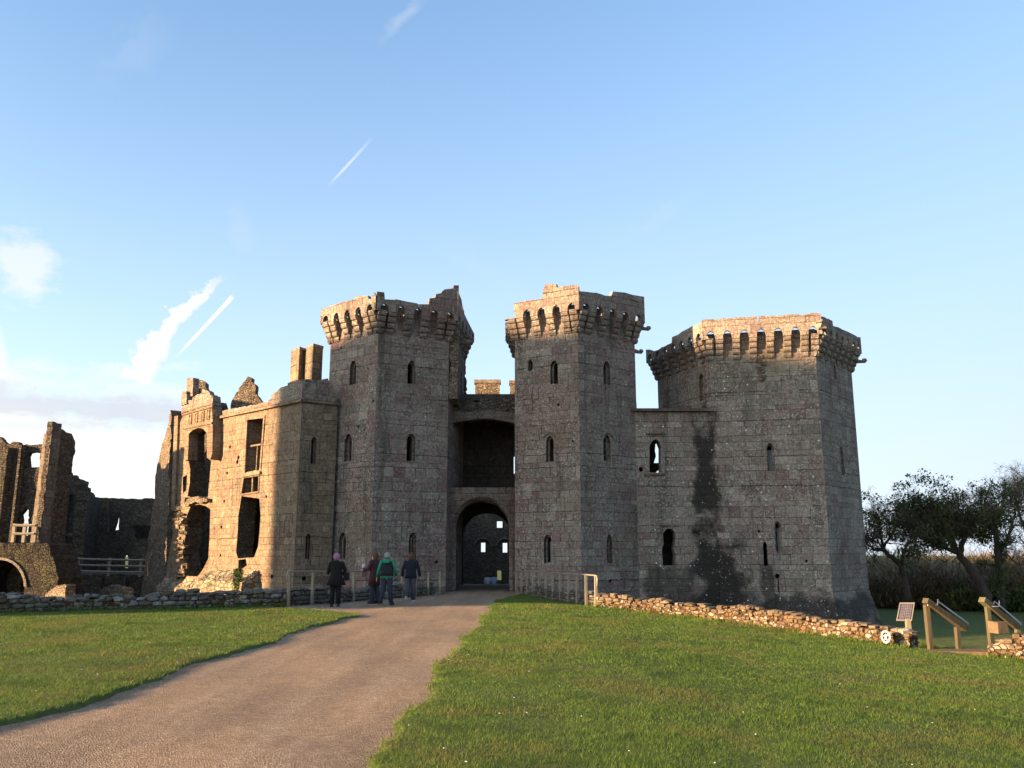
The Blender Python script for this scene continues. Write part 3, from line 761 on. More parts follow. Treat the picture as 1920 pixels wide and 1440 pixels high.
for (x0, x1, y, h, nm) in ((1211, 1247, 812.5, .07, 'hood_mould'), (1208, 1246, 888, .10, 'sill'), (1240, 1272, 984, .07, 'hood_mould')):
    a = lf(x0, y); b = lf(x1, y); mb = MB(); panel(mb, lambda u, z, w: LF.raw(u, z, w - .10), rect(a[0], a[1] - h, b[0], a[1]), [], .13); mb.build(nm, M_GATE2, lw)
mb = MB(); LB = Face((6.3, 46.4), (9.6, 46.4)); lb = lambda x, y: LB.hit(x, y)
panel(mb, LB.raw, rect(0, -4, 3.3, 9.2), [[lb(1226, 868), lb(1240, 868), lb(1241, 833), lb(1234, 829), lb(1229, 833), lb(1228, 845), lb(1230, 855)], [lb(1228, 888), lb(1241, 888), lb(1241, 875)]], .5, grid=.5, rough=.02)
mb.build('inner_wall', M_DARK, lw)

# ---- big corner tower
CT_L = (9.17 / .983, 44.1); CT_A = (15.69, 43.0)
def xy_at(px, py, Y): p = at(px, py, Y); return (p.x, p.y)
c1 = xy_at(1330, 680, 44.1); c2 = xy_at(1530, 671, 43.0); c3 = xy_at(1597, 700, 46.85)
cs3, cc3 = hexcorners(c1, c2, c3); K = faces_of(cs3)
kt = empty('corner_tower', (cc3.x, cc3.y, -4), 'massive six-sided stone corner tower with complete machicolated crown at the right end of the castle', 'tower')
# face order: 0 = front, 1 = right, ..., 5 = left
H = {0: [], 1: [], 5: []}
H[0].append(window(kt, K[0], 1443, 831, 883, 14, M_CORNER, 'board'))
H[0].append(window(kt, K[0], 1457.5, 977, 1036, 13, M_CORNER, 'halfboard'))
H[0].append(window(kt, K[0], 1434, 1016, 1061, 7.5, M_CORNER, 'slit'))
H[0].append(roundhole(K[0], 1457.5, 1080, .12)); a = K[0].hit(1458.5, 1081); b = K[0].hit(1459, 1116); H[0].append(rect(a[0] - .03, b[1], a[0] + .03, a[1]))
H[0].append(roundhole(K[0], 1512, 1052, .07)); H[0].append(roundhole(K[0], 1423, 996, .08))
H[1].append(window(kt, K[1], 1577, 836, 890, 5.5, M_CORNER, 'slit'))
H[1].append(window(kt, K[1], 1564, 684, 711, 5, M_CORNER, 'slit'))
H[5].append(window(kt, K[5], 1315, 700, 752, 9, M_CORNER, 'open'))
tower_wall(kt, K, H, -4.2, 13.12, M_CORNER, 1.0)
mb = MB()       # battered plinth
for f in K[:3] + K[5:]:
    zp = -0.25; vs = [f.raw(-.0, zp, -.02), f.raw(f.L + .0, zp, -.02), f.raw(f.L + .58, -4.2, -1.0), f.raw(-.58, -4.2, -1.0), f.raw(0, zp, .3), f.raw(f.L, zp, .3)]
    mb.add(vs, [(3, 2, 1, 0), (0, 1, 5, 4)])
mb.build('plinth', M_CORNER, kt)
zc3, zs3, za3 = 11.62, 12.78, 13.12
t0 = px_top(K[0], .54, [(1316, 601), (1320, 599), (1380, 595), (1419, 593), (1420, 604), (1422, 604), (1423, 592), (1480, 589), (1533, 587)], 7)
t1 = px_top(K[1], .54, [(1528, 587), (1545, 594), (1561, 602), (1562, 611), (1569, 613), (1571, 613), (1573, 614), (1590, 622), (1600, 627), (1609, 630)], 8)
t5 = px_top(K[5], .54, [(1227, 659), (1259, 643), (1260, 632), (1290, 616), (1316, 602)], 9)
crown(kt, K, [(7, t0, ()), (7, t1, ()), pl(7, 13.6), pl(7, 13.5), pl(7, 13.5), (7, t5, ())], M_CORNER, zc3, zs3, za3, proj=.54, seed=21, cw=.36)
slab(kt, cs3, 11.7, .3, M_DARK); slab(kt, cs3, 7.4, .3, M_DARK); slab(kt, cs3, 3.0, .3, M_DARK)
gargoyle(kt, K[1], K[1].L + .2, 12.25, M_CORNER, .3, .5)
a = K[0].hit(1527, 612); mb = MB()
for k in range(5): mb.box(K[0].raw(K[0].L + .3 - .03 * k, a[1] - .02 + .11 * k - .3, -.5 - .02 * (k % 2)), .36 - .03 * (k % 3), .3, .1, k * .4, .03)
mb.build('carved_figure', M_CORNER, kt)
mb = MB(); u, z = K[0].hit(1428, 690)        # pulled-out facing stones under the middle corbels
for k in range(7): mb.box(K[0].raw(u + rnd.uniform(-.22, .22), z - .7 + .2 * k, .0), .28, .16, .17, rnd.uniform(-.2, .2), .03)
mb.build('broken_corbel', M_RUB, kt)

# ---- residential range left of the gate
wg = empty('residential_range', (-13, 45, -4), 'sunlit roofless stone range with broken windows and carved bay, left of the gate towers', 'building')
WP = Vector((-10.6, 42.5, 0)); wd = Vector((-.735, .678, 0)).normalized()
WQ = WP + wd * 12.6
WF = Face(WQ, WP, 0, .2)
TF = Face(WP, (-9.0, 43.5), .2, 0)
def wf(x, y): return WF.hit(x, y)
def tf(x, y): return TF.hit(x, y)
zcor = wf(567, 753)[1]
hs = [[wf(465, 787.5), wf(495, 784), wf(487.5, 881), wf(460, 889)],
      [wf(458, 897), wf(486, 893), wf(485, 921), wf(454, 926)],
      [wf(452, 930), wf(486, 935), wf(489, 967), wf(486, 1000), wf(484, 1025), wf(476, 1045), wf(446, 1047), wf(442, 1035), wf(446, 1000), wf(447, 967)],
      [wf(447, 1050), wf(461, 1048), wf(463, 1060), wf(452, 1068), wf(447, 1066)],
      [wf(354, 812), wf(362, 804), wf(371, 801), wf(381, 802), wf(388, 808), wf(389, 859), wf(396, 864), wf(392, 900), wf(390, 932), wf(371, 938), wf(352, 930), wf(356, 905), wf(357, 880), wf(354, 864)],
      [wf(357, 950), wf(366, 947), wf(374, 946), wf(386, 949), wf(394, 955), wf(393, 1000), wf(391, 1047), wf(380, 1068), wf(370, 1081), wf(349, 1080), wf(346, 1060), wf(342, 1035), wf(349, 1000), wf(345, 980)],
      [wf(343, 895), wf(351, 890), wf(349, 920), wf(343, 925)]]
for x, y, r in ((431, 838, .1), (426, 887, .09), (447, 858, .13), (445, 866, .12), (420, 940, .09), (415, 988, .09), (499, 931, .08), (413, 1041, .09), (509.5, 1081, .12)): hs.append(roundhole(WF, x, y, r))
u0 = wf(322, 900)[0]
left_edge = [(wf(313, 1130)[0], -4.2), (wf(314, 1060)[0], wf(314, 1060)[1]), wf(316, 960), wf(318, 958), (u0, wf(320, 900)[1]), wf(324, 790), wf(330, 772)]
topw = [wf(331, 772), wf(340, 752), wf(395, 752), wf(400, 768), wf(409, 784), wf(567, 751)]
outl = [left_edge[0], (WF.L, -4.2), (WF.L, zcor)] + list(reversed(topw[:-1])) + list(reversed(left_edge[1:-1]))
mb = MB(); panel(mb, WF.M, outl, hs, 1.0, grid=.6, rough=.03, seed=31)
WT = M_GATE
ht = [window(wg, TF, 589, 819, 871, 10, M_WING, 'open', False), window(wg, TF, 578, 1000, 1049, 8.5, M_WING, 'open', False), roundhole(TF, 570, 1085, .12)]
mb2 = MB(); panel(mb2, TF.M, rect(0, -4.2, TF.L, zcor), ht, .9, grid=.7, rough=.02)
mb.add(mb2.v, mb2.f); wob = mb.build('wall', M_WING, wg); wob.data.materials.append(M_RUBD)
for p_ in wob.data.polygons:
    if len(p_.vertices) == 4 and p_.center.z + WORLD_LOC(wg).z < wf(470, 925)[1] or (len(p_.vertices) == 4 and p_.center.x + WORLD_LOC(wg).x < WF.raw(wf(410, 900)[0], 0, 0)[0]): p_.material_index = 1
mb = MB()      # dark rooms behind the openings
iw = WF.off(-3.2); ip = lambda x, y: iw.hit(x, y)
panel(mb, iw.raw, [ip(325, 1130), ip(600, 1130), ip(600, 800), ip(470, 800), ip(400, 790), ip(385, 760), ip(352, 765), ip(330, 800)], [], .5, grid=.6, rough=.05)
for uu in (wf(405, 900)[0], wf(520, 900)[0]):
    p = Vector(WF.raw(uu, -4, 1.0)); q_ = Vector(WF.raw(uu, -4, 3.2)); ff = Face(p, q_); panel(mb, ff.raw, rect(0, -.2, ff.L, zcor - .6), [], .4)
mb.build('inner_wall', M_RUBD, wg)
# cornice and parapets
def strip(mb, f, a, b, dz, out, th):
    p = f.hit(*a); q_ = f.hit(*b)
    panel(mb, lambda u, z, w: f.raw(u, z, w - out), [(p[0], zcor - .02), (q_[0], zcor - .02), (q_[0], zcor + dz), (p[0], zcor + dz)], [], th)
mb = MB(); strip(mb, WF, (409, 784), (568.5, 752), .13, .16, .5)
panel(mb, lambda u, z, w: TF.raw(u, z, w - .16), rect(0.05, zcor - .02, TF.L, zcor + .13), [], .5)
mb.build('cornice', M_WING, wg)
mb = MB()
panel(mb, WF.raw, [(wf(405, 780)[0], zcor + .131), (WF.L, zcor + .131), wf(567, 712), wf(553, 713), wf(540, 718), wf(539, 722), wf(527, 726), wf(520, 733), wf(513, 737), wf(509, 740), wf(509, 748), wf(500, 754), wf(470, 760), wf(440, 766), wf(411, 771)], [], .45, grid=.4, rough=.04, jag=.03, seed=14)
panel(mb, TF.raw, [(0, zcor + .131), (TF.L, zcor + .131), tf(616, 710), tf(600, 712), tf(585, 711), (0, wf(567, 712)[1])], [], .45, grid=.4, rough=.04, jag=.03, seed=15)
mb.build('parapet', M_GATE, wg)
# plinth / battered footing
mb = MB()
for (xa, xb, yt_, o_) in ((310, 395, 1082, .55), (395, 486, 1068, .9)):
    a = WF.hit(xa, 1080)[0]; b = WF.hit(xb, 1080)[0]; zt = WF.off(.1).hit((xa + xb) / 2, yt_)[1]
    n_ = 14; vs = []; fs = []
    for i in range(n_ + 1):
        u = a + (b - a) * i / n_
        for j, (zz, ww) in enumerate(((zt, .05), (zt - .35, -.35 * o_), (zt - .6, -o_), (zt - 1.4, -o_ * 1.05), (-4.2, -o_ * 1.25))):
            vs.append(WF.raw(u + rnd.uniform(-.04, .04), zz + (rnd.uniform(-.1, .1) if j < 2 else 0), ww + rnd.uniform(-.07, .03)))
    for i in range(n_):
        for j in range(4): k = i * 5 + j; fs.append((k, k + 1, k + 6, k + 5))
    mb.add(vs, fs)
    mb.add([vs[k] for k in range(5)] + [WF.raw(a, -4.2, .3), WF.raw(a, zt, .3)], [(0, 6, 5, 4, 3, 2, 1)])
    mb.add([vs[-5 + k] for k in range(5)] + [WF.raw(b, -4.2, .3), WF.raw(b, zt, .3)], [(0, 1, 2, 3, 4, 5, 6)])
mb.build('plinth', mat_rubble('mossy_footing', 2.2, (.22, .18, .13), (.30, .25, .17), moss=.75, sq=1.9), wg)
# window dressings
def bar(mb, f, a, b, r=.06, w=.12):
    p = f.hit(*a); q_ = f.hit(*b); mb.tube([f.raw(p[0], p[1], w), f.raw(q_[0], q_[1], w)], r, 6, smooth=False)
def framed(hole, out=.14, proud=.05, name='window'):
    c = (sum(p[0] for p in hole) / len(hole), sum(p[1] for p in hole) / len(hole))
    big = [(p[0] + math.copysign(out, p[0] - c[0]), p[1] + math.copysign(out, p[1] - c[1])) for p in hole]
    mb = MB(); panel(mb, lambda u, z, w: WF.raw(u, z, w - proud), big, [hole], .2); return mb.build(name, M_WING, wg)
w1 = framed(hs[0]); mb = MB(); bar(mb, WF, (467, 836), (491, 832), .05); mb.build('transom', M_WING, w1)
mb = MB(); bar(mb, WF, (480, 834), (477, 884), .045); mb.build('mullion', M_WING, w1)
mb = MB(); panel(mb, lambda u, z, w: WF.raw(u, z, w - .14), [wf(457, 895), wf(491, 889), wf(491, 884), wf(484, 882), wf(470, 885), wf(459, 889)], [], .4); mb.build('sill', M_WING, w1)
w2 = framed(hs[1], .08); mb = MB(); bar(mb, WF, (471, 895), (470, 924), .07); mb.build('mullion', M_WING, w2)
# projecting carved bay head
BFc = WF.off(.55); bf = lambda x, y: BFc.hit(x, y)
hb = [bf(354, 850), bf(354, 812), bf(362, 806), bf(371, 802), bf(381, 803), bf(388, 809), bf(388, 850)]
bay = MB()
head = [bf(346, 776), bf(397, 760), bf(399, 800), bf(398, 850), bf(394, 862), bf(388, 858), bf(388, 812), bf(381, 804), bf(371, 802), bf(362, 806), bf(354, 813), bf(352, 862), bf(346, 864), bf(347, 815)]
panel(bay, BFc.raw, list(reversed(head)), [], .6, seed=3)
bo = bay.build('bay_window_head', M_WING, wg)
mb = MB()
for (xa, ya, xb, yb) in ((343, 772, 400, 757), (345, 804, 399, 793), (343, 778, 400, 762)):
    p = bf(xa, ya); q_ = bf(xb, yb); mb.tube([BFc.raw(p[0], p[1], -.03), BFc.raw(q_[0], q_[1], -.03)], .06, 6, smooth=False)
mb.build('moulding', M_WING, bo)
for (xc, yc) in ((357.5, 786), (369, 783), (381, 780), (391, 777)):
    p = bf(xc, yc); mb = MB(); s_ = rect(p[0] - .16, p[1] - .30, p[0] + .16, p[1] + .30)
    panel(mb, lambda u, z, w: BFc.raw(u, z, w - .05), s_, [rect(p[0] - .11, p[1] - .25, p[0] + .11, p[1] + .25)], .06)
    panel(mb, lambda u, z, w: BFc.raw(u, z, w - .035), gothic(p[0], p[1] - .2, p[1] + .2, .17), [], .03)
    mb.build('carved_panel', M_WING, bo)
# the left pilaster strip, groove and crown fragments above the bay
mb = MB(); a = wf(336, 780); b = wf(330, 958)
panel(mb, lambda u, z, w: WF.raw(u, z, w - .14), [(b[0] - .35, b[1]), (b[0] + .12, b[1]), (a[0] + .12, a[1]), (a[0] - .35, a[1])], [], .2); mb.build('pilaster', M_WING, wg)
mb = MB()
for pts, off_, th in (([(340, 775), (400, 760), (398, 742), (392, 739), (372, 738), (362, 744), (360, 750), (341, 752)], .2, .5), ([(349, 745), (361, 742), (361.5, 709), (350, 708)], .1, .4),
                      ([(340, 760), (350, 757), (350, 733), (341, 734)], .3, .4), ([(362, 742), (394, 742), (392, 733), (377, 729), (362, 727)], -.4, .3)):
    f4 = WF.off(off_); panel(mb, f4.raw, [f4.hit(*p) for p in pts], [], th, jag=.03, grid=.3, rough=.03, seed=int(pts[0][0]))
mb.build('broken_crown', M_GATE, wg)
# oversailing broken arch under the bay
mb = MB(); panel(mb, lambda u, z, w: WF.raw(u, z, w - .28), [wf(353, 947), wf(358, 938), wf(368, 932), wf(380, 931), wf(396, 936), wf(397, 942), wf(386, 943), wf(374, 942), wf(362, 946), wf(356, 951)], [], 1.0, grid=.3, rough=.05, jag=.04, seed=5)
mb.build('broken_arch', M_RUB, wg)
# ragged wall core left hanging where facing has fallen
mb = MB()
for k in range(46):
    y = rnd.uniform(925, 1090); x = rnd.uniform(334, 348) + (8 if 925 < y < 950 else 0); p = wf(x, y)
    mb.box(WF.raw(p[0], p[1], rnd.uniform(-.12, .1)), rnd.uniform(.2, .5), rnd.uniform(.3, .5), rnd.uniform(.12, .28), rnd.uniform(0, 3), .05)
mb.build('wall_core', M_RUB, wg)
# rubble end wall running back from the bay
EP = Vector(WF.raw(wf(321, 900)[0] + .05, 0, .3)); ED = Vector((-.66, .75, 0)).normalized()
EF = Face(EP + ED * 5.2, EP); ef = lambda x, y: EF.hit(x, y)
mb = MB(); panel(mb, EF.raw, [(0, -4.2), (EF.L, -4.2)] + [ef(x, y) for x, y in ((322, 772), (317, 790), (313, 808), (309, 822), (304, 838), (299, 850), (296, 865), (293, 885), (291, 905), (290, 930))], [], .8, grid=.3, rough=.09, jag=.13, seed=44)
mb.build('end_wall', M_RUB, wg)
# roofless gables behind
def gable(nm, Y, pts, mat, parent=wg, th=.6, sk=0.0, seed=1):
    f5 = Face((-40, Y - 40 * sk), (20, Y + 20 * sk)); mb = MB(); panel(mb, f5.raw, [f5.hit(*p) for p in pts], [], th, grid=.3, rough=.05, jag=.05, seed=seed); return mb.build(nm, mat, parent)
gable('gable', 50.0, [(430, 800), (494, 800), (493, 756), (486, 746), (479, 737), (479, 722), (472, 715), (471, 707), (464, 707), (458, 714), (452, 723), (443, 737), (435, 749), (431, 767)], M_RUB, seed=61)
gable('gable', 51.6, [(358, 790), (396, 790), (396, 743), (389, 730), (384, 719), (379, 712.5), (374, 713), (368, 719), (363, 730)], M_RUB, seed=62)
# chimney stacks on the turret
def stack(px0, pxm, px1, yt, yb, Y, label):
    p = at(px0, yb, Y + .9); m_ = at(pxm, yb, Y); q_ = at(px1, yb, Y + .5)
    P0, P1, P2 = Vector((p.x, p.y, 0)), Vector((m_.x, m_.y, 0)), Vector((q_.x, q_.y, 0)); P3 = P0 + P2 - P1
    zt = at(pxm, yt, Y).z; zb = zcor - .5; mb = MB()
    for i, (a, b) in enumerate(((P0, P1), (P1, P2), (P2, P3), (P3, P0))):
        f6 = Face(a, b, .95, .95); panel(mb, f6.M, rect(0, zb, f6.L, zt), [], .22, grid=.4, rough=.012, seed=i)
    t = empty('chimney_stack', (m_.x, m_.y, zb), label, 'chimney', 'chimney stacks on the range')
    mb.build('shaft', M_WING, t)
    mb = MB(); k = 1.0
    c_ = (P0 + P2) / 2; cs_ = [c_ + (p_ - c_) * 1.06 for p_ in (P0, P1, P2, P3)]
    vs = [(p_.x, p_.y, zt) for p_ in cs_] + [(p_.x, p_.y, zt + .14 + rnd.uniform(0, .04)) for p_ in cs_]
    mb.add(vs, [(3, 2, 1, 0), (4, 5, 6, 7), (0, 1, 5, 4), (1, 2, 6, 5), (2, 3, 7, 6), (3, 0, 4, 7)]); mb.build('cap', M_GATE, t)
stack(543.5, 558.5, 569.5, 655, 714, 45.2, 'thinner left-hand stone chimney stack on the range roof')
stack(569.5, 584.5, 603, 650, 711, 44.6, 'broader right-hand stone chimney stack nearest the gate tower')
# ---------------------------------------------------------------- ground
# outline of the level ground in front (lawns, path and the causeway to the gate); beyond it the moat drops away
LWALL = [(-7.35, 28.4), (-9.0, 27.6), (-10.9, 26.6), (-12.6, 25.7), (-14.4, 24.7), (-17.0, 23.3), (-20.5, 21.6), (-26, 19.0), (-60, 5)]
RWALL = [(3.0, 30.2), (3.8, 29.6), (4.7, 28.9), (6.0, 27.4), (7.2, 26.0), (8.7, 24.0), (10.05, 22.2)]
RWALL2 = [(11.35, 21.2), (12.2, 20.7), (13.6, 20.2), (16, 19.8), (22, 20.5), (40, 24)]
LAWN_POLY = [(-60, -30), (60, -30), (60, 24.3)] + [(x, y + .3) for x, y in reversed(RWALL2)] + [(x + .1, y + .3) for x, y in reversed(RWALL)] + [(.6, 42.8), (.35, 43.6), (.35, 56), (-3.7, 56), (-3.7, 43.6), (-4.0, 42.4)] + [(x - .05, y + .35) for x, y in LWALL]
def seg_dist(X, Y, poly):
    d = np.full(X.shape, 1e9); ins = np.zeros(X.shape, bool)
    n = len(poly)
    for i in range(n):
        x1, y1 = poly[i]; x2, y2 = poly[(i + 1) % n]
        dx, dy = x2 - x1, y2 - y1; t = np.clip(((X - x1) * dx + (Y - y1) * dy) / (dx * dx + dy * dy), 0, 1)
        d = np.minimum(d, np.hypot(X - x1 - t * dx, Y - y1 - t * dy))
        c = ((y1 > Y) != (y2 > Y)); xi = (x2 - x1) * (Y - y1) / ((y2 - y1) if y2 != y1 else 1e-9) + x1
        ins ^= c & (X < xi)
    return d, ins
def sm(x, a, b): t = np.clip((x - a) / (b - a), 0, 1); return t * t * (3 - 2 * t)
def ground_z(X, Y):
    X = np.asarray(X, float); Y = np.asarray(Y, float)
    base = -0.2 * sm(Y, 27, 42)
    sp = np.log1p(np.exp(np.clip((X - 1.0) * 1.6, -30, 30))) / 1.6
    base = base - 0.078 * sp * sm(Y, 0, 12) - 0.045 * sp * (1 - sm(Y, 0, 12))
    base = base + 0.02 * np.sin(X * .9 + 1) * np.sin(Y * .53) * sm(np.abs(X + 2.8), 2.0, 3.5)
    return base
def in_path(X, Y):
    wob = 0.10 * np.sin(Y * 1.3) + 0.06 * np.sin(Y * 3.1 + 1) + .035 * np.sin(Y * 7.7) + .03 * np.sin(Y * 13.1 + 2)
    xr = -1.04 + 0.02 * (Y - 7) - .12 * np.exp(-((Y - 14) / 4) ** 2) + wob * .8
    wob2 = 0.09 * np.sin(Y * 1.1 + 2) + 0.05 * np.sin(Y * 2.7) + .03 * np.sin(Y * 9.1)
    xl = -4.95 + 0.032 * (Y - 8) + wob2
    # the gravel opens to the left in front of the low wall
    t = np.clip((Y - 24.0) / 3.2, 0, 1)
    xl = np.where(Y > 23.2, xl + .25 * sm(Y, 22.5, 24) - 3.6 * t ** 1.6, xl)
    xr = np.where(Y > 33.5, xr + (Y - 33.5) * .10, xr)
    return (X > xl) & (X < xr), np.minimum(X - xl, xr - X)
def full_z(X, Y):
    z = ground_z(X, Y)
    d, ins = seg_dist(X, Y, LAWN_POLY)
    low = np.where(X > 1.5, -2.25 + 0.25 * np.sin(X * .1) - 1.6 * np.exp(-((Y - 38) / 5) ** 2) * (X < 17), -4.1)
    low = np.where((Y > 55) & (X > -16) & (X < 16), -1.8, low)
    low = np.where((X > 17), np.maximum(low, -2.3), low)
    wdt = np.where(X > 9.5, 7.0, 1.1)
    k = np.clip(d / wdt, 0, 1) * (~ins); k = k * k * (3 - 2 * k)
    return z * (1 - k) + low * k
def axis(lo, hi, fine, far):
    a = list(np.arange(lo, hi + 1e-6, fine)); st = fine
    x = hi
    while x < far: st *= 1.35; x += st; a.append(x)
    st = fine; x = lo; pre = []
    while x > -far: st *= 1.35; x -= st; pre.append(x)
    return np.array(list(reversed(pre)) + a)
ax1 = axis(-24, 24, .4, 2500); xs = np.concatenate([ax1[ax1 < -8.95], np.arange(-8.9, 1.0, .10), ax1[ax1 > 1.0]])
ay1 = axis(1, 62, .4, 2500); ys = np.concatenate([ay1[ay1 < 3.9], np.arange(4, 34, .15), ay1[ay1 > 34.0]])
GX, GY = np.meshgrid(xs, ys); GZ = full_z(GX, GY)
gp, ge = in_path(GX, GY)
GZ = GZ - np.where(gp & (GY < 57), 0.13, 0) * np.clip(ge * 9, 0, 1)
def grid_mesh(name, X, Y, Z, mat, kind, smooth=True):
    h, w = X.shape; me = bpy.data.meshes.new(name); o = bpy.data.objects.new(name, me)
    v = np.stack([X, Y, Z], -1).reshape(-1, 3)
    idx = np.arange(h * w).reshape(h, w)
    f = np.stack([idx[:-1, :-1], idx[:-1, 1:], idx[1:, 1:], idx[1:, :-1]], -1).reshape(-1, 4)
    me.from_pydata(v.tolist(), [], f.tolist()); me.polygons.foreach_set('use_smooth', [smooth] * len(f))
    me.materials.append(mat); COL.objects.link(o); tag(o, kind=kind); return o
def mat_turf():
    m = Mat('turf', 0.95)
    a = m.noise(0.45, 4, .6); b = m.noise(3.2, 5, .7); c = m.noise(45, 3, .7)
    base = m.ramp(b, [(0.25, (0.045, 0.062, 0.014)), (0.5, (0.085, 0.115, 0.022)), (0.75, (0.13, 0.145, 0.035))])
    base = m.mix(m.M('MULTIPLY', m.step(a, .45, .65), .5), base, (0.105, 0.090, 0.040))
    base = m.mix(.7, base, m.ramp(c, [(.3, (.45, .45, .45)), (.7, (1.5, 1.5, 1.5))]), 'MULTIPLY')
    h = m.M('ADD', m.M('MULTIPLY', b, .6), c); m.bump(h, 0.8, 0.05); m.col(base); return m.m
def mat_gravel():
    m = Mat('gravel', 0.95)
    v = m.vor(58); vc = m.n('ShaderNodeSeparateColor'); m.l(v.outputs['Color'], vc.inputs[0])
    v2 = m.vor(140)
    n = m.noise(.7, 5, .6); n2 = m.noise(5, 5, .7)
    base = m.ramp(n2, [(0.3, (0.32, 0.225, 0.145)), (0.55, (0.41, 0.295, 0.195)), (0.75, (0.47, 0.35, 0.24))])
    base = m.mix(m.M('MULTIPLY', m.step(n, .42, .7), .45), base, (0.27, 0.20, 0.15))
    tr = m.n('ShaderNodeMapping'); tr.inputs['Scale'].default_value = (1.9, .12, 1); m.l(m.pos, tr.inputs[0]); tn = m.noise(1.0, 3, .5, vec=tr.outputs[0])
    base = m.mix(m.M('MULTIPLY', m.step(tn, .5, .64), .35), base, (0.48, .37, .27)); base = m.mix(m.M('MULTIPLY', m.step(tn, .5, .36), .3), base, (0.22, .17, .13))
    base = m.mix(.8, base, m.ramp(vc.outputs[0], [(0, (.55, .54, .54)), (.6, (1.0, 1, 1)), (.86, (1.15, 1.15, 1.15)), (1, (1.75, 1.78, 1.8))]), 'MULTIPLY')
    h = m.M('ADD', m.M('MULTIPLY', v.outputs['Distance'], 1.3), m.M('MULTIPLY', v2.outputs['Distance'], .5))
    h = m.M('ADD', h, m.M('MULTIPLY', n2, 1.6))
    m.bump(h, 0.95, 0.035); m.col(base); return m.m
M_TURF = mat_turf(); M_GRAVEL = mat_gravel()
grid_mesh('ground', GX, GY, GZ, M_TURF, 'structure')
# gravel path sheet: row-wise strip between its edges
rows = np.concatenate([np.arange(-2, 30, .12), np.arange(30, 56.2, .25)])
nx = 22; PX = np.zeros((len(rows), nx)); PY = np.zeros_like(PX)
for i, y in enumerate(rows):
    xx = np.linspace(-12, 4, 1601); ok, _ = in_path(xx, np.full_like(xx, y))
    lo, hi = xx[ok].min(), xx[ok].max()
    if y > 27.2: lo = max(lo, -7.4 + (y - 28.3) * .285 + .15) if y > 28.4 else lo
    if y > 43.2: lo, hi = -3.35, .08
    if y > 33.5: hi = max(hi, min(.1, hi))
    PX[i] = np.linspace(lo - .07, hi + .07, nx); PY[i] = y
PZ = ground_z(PX, PY) - 0.035 + .012 * np.sin(PX * 2.3) * np.sin(PY * 1.1) - .012
grid_mesh('gravel_path', PX, PY, PZ, M_GRAVEL, 'structure')
# loose stones standing proud of the gravel near the camera
rn = np.random.default_rng(5)
def blades_mesh(name, P, H, Wd, lean, mat, label=None, kind='stuff', seg=1):
    """P (n,3) roots; each blade a bent tapered strip"""
    n = len(P); a = rn.uniform(0, 2 * np.pi, n); b = a + rn.uniform(-1, 1, n) + np.pi / 2
    side = np.stack([np.cos(a), np.sin(a), 0 * a], 1) * (Wd / 2)[:, None]
    ld = np.stack([np.cos(b), np.sin(b), 0 * b], 1) * (lean * H)[:, None]
    up = np.zeros((n, 3)); up[:, 2] = H
    v0 = P - side; v1 = P + side
    if seg == 2:
        mid = P + up * .55 + ld * .3; v2 = mid + side * .7; v3 = mid - side * .7; v4 = P + up + ld
        V = np.stack([v0, v1, v2, v3, v4], 1).reshape(-1, 3); k = np.arange(n)[:, None] * 5
        F4 = (k + np.array([0, 1, 2, 3])); F3 = (k + np.array([3, 2, 4]))
        loops = np.concatenate([F4, F3], 1).reshape(-1); tot = np.tile([4, 3], n); st = np.concatenate([[0], np.cumsum(tot)[:-1]])
    else:
        v2 = P + up + ld; V = np.stack([v0, v1, v2], 1).reshape(-1, 3)
        loops = np.arange(3 * n); tot = np.full(n, 3); st = np.arange(n) * 3
    me = bpy.data.meshes.new(name); me.vertices.add(len(V)); me.vertices.foreach_set('co', V.astype(np.float32).ravel())
    me.loops.add(len(loops)); me.loops.foreach_set('vertex_index', loops.astype(np.int32))
    me.polygons.add(len(tot)); me.polygons.foreach_set('loop_start', st.astype(np.int32)); me.polygons.foreach_set('loop_total', tot.astype(np.int32))
    me.update(); me.validate(); me.materials.append(mat)
    o = bpy.data.objects.new(name, me); COL.objects.link(o); tag(o, label, kind=kind); return o
def mat_blade(name, ramp_, trans=0.35):
    m = Mat(name, 0.6)
    a = m.noise(0.5, 4, .6); b = m.noise(2.6, 5, .7); r = m.n('ShaderNodeNewGeometry').outputs['Random Per Island']
    base = m.ramp(m.M('ADD', m.M('MULTIPLY', b, .62), m.M('MULTIPLY', r, .38)), ramp_)
    base = m.mix(m.M('MULTIPLY', m.step(a, .48, .62), .55), base, (0.165, 0.135, 0.045))
    base = m.mix(m.M('MULTIPLY', m.step(m.noise(1.1, 5, .65), .5, .64), .6), base, (0.035, 0.062, 0.010))
    m.col(base); m.b.inputs['Specular IOR Level'].default_value = .3
    t = m.n('ShaderNodeBsdfTranslucent'); m.l(base, t.inputs[0]); x = m.n('ShaderNodeMixShader'); x.inputs[0].default_value = trans
    m.l(m.b.outputs[0], x.inputs[1]); m.l(t.outputs[0], x.inputs[2]); m.l(x.outputs[0], m.o.inputs[0]); return m.m
M_GRASS = mat_blade('grass_blade', [(0.25, (0.020, 0.050, 0.007)), (0.40, (0.062, 0.126, 0.015)), (0.56, (0.115, 0.184, 0.023)), (0.72, (0.175, 0.225, 0.034)), (0.9, (0.27, 0.27, 0.08))])
def scatter(n, x0, x1, y0, y1):
    # uniform over the picture wedge, thinned with distance
    Y = y0 + (y1 - y0) * rn.random(n) ** 1.0; X = rn.uniform(x0, x1, n); return X, Y
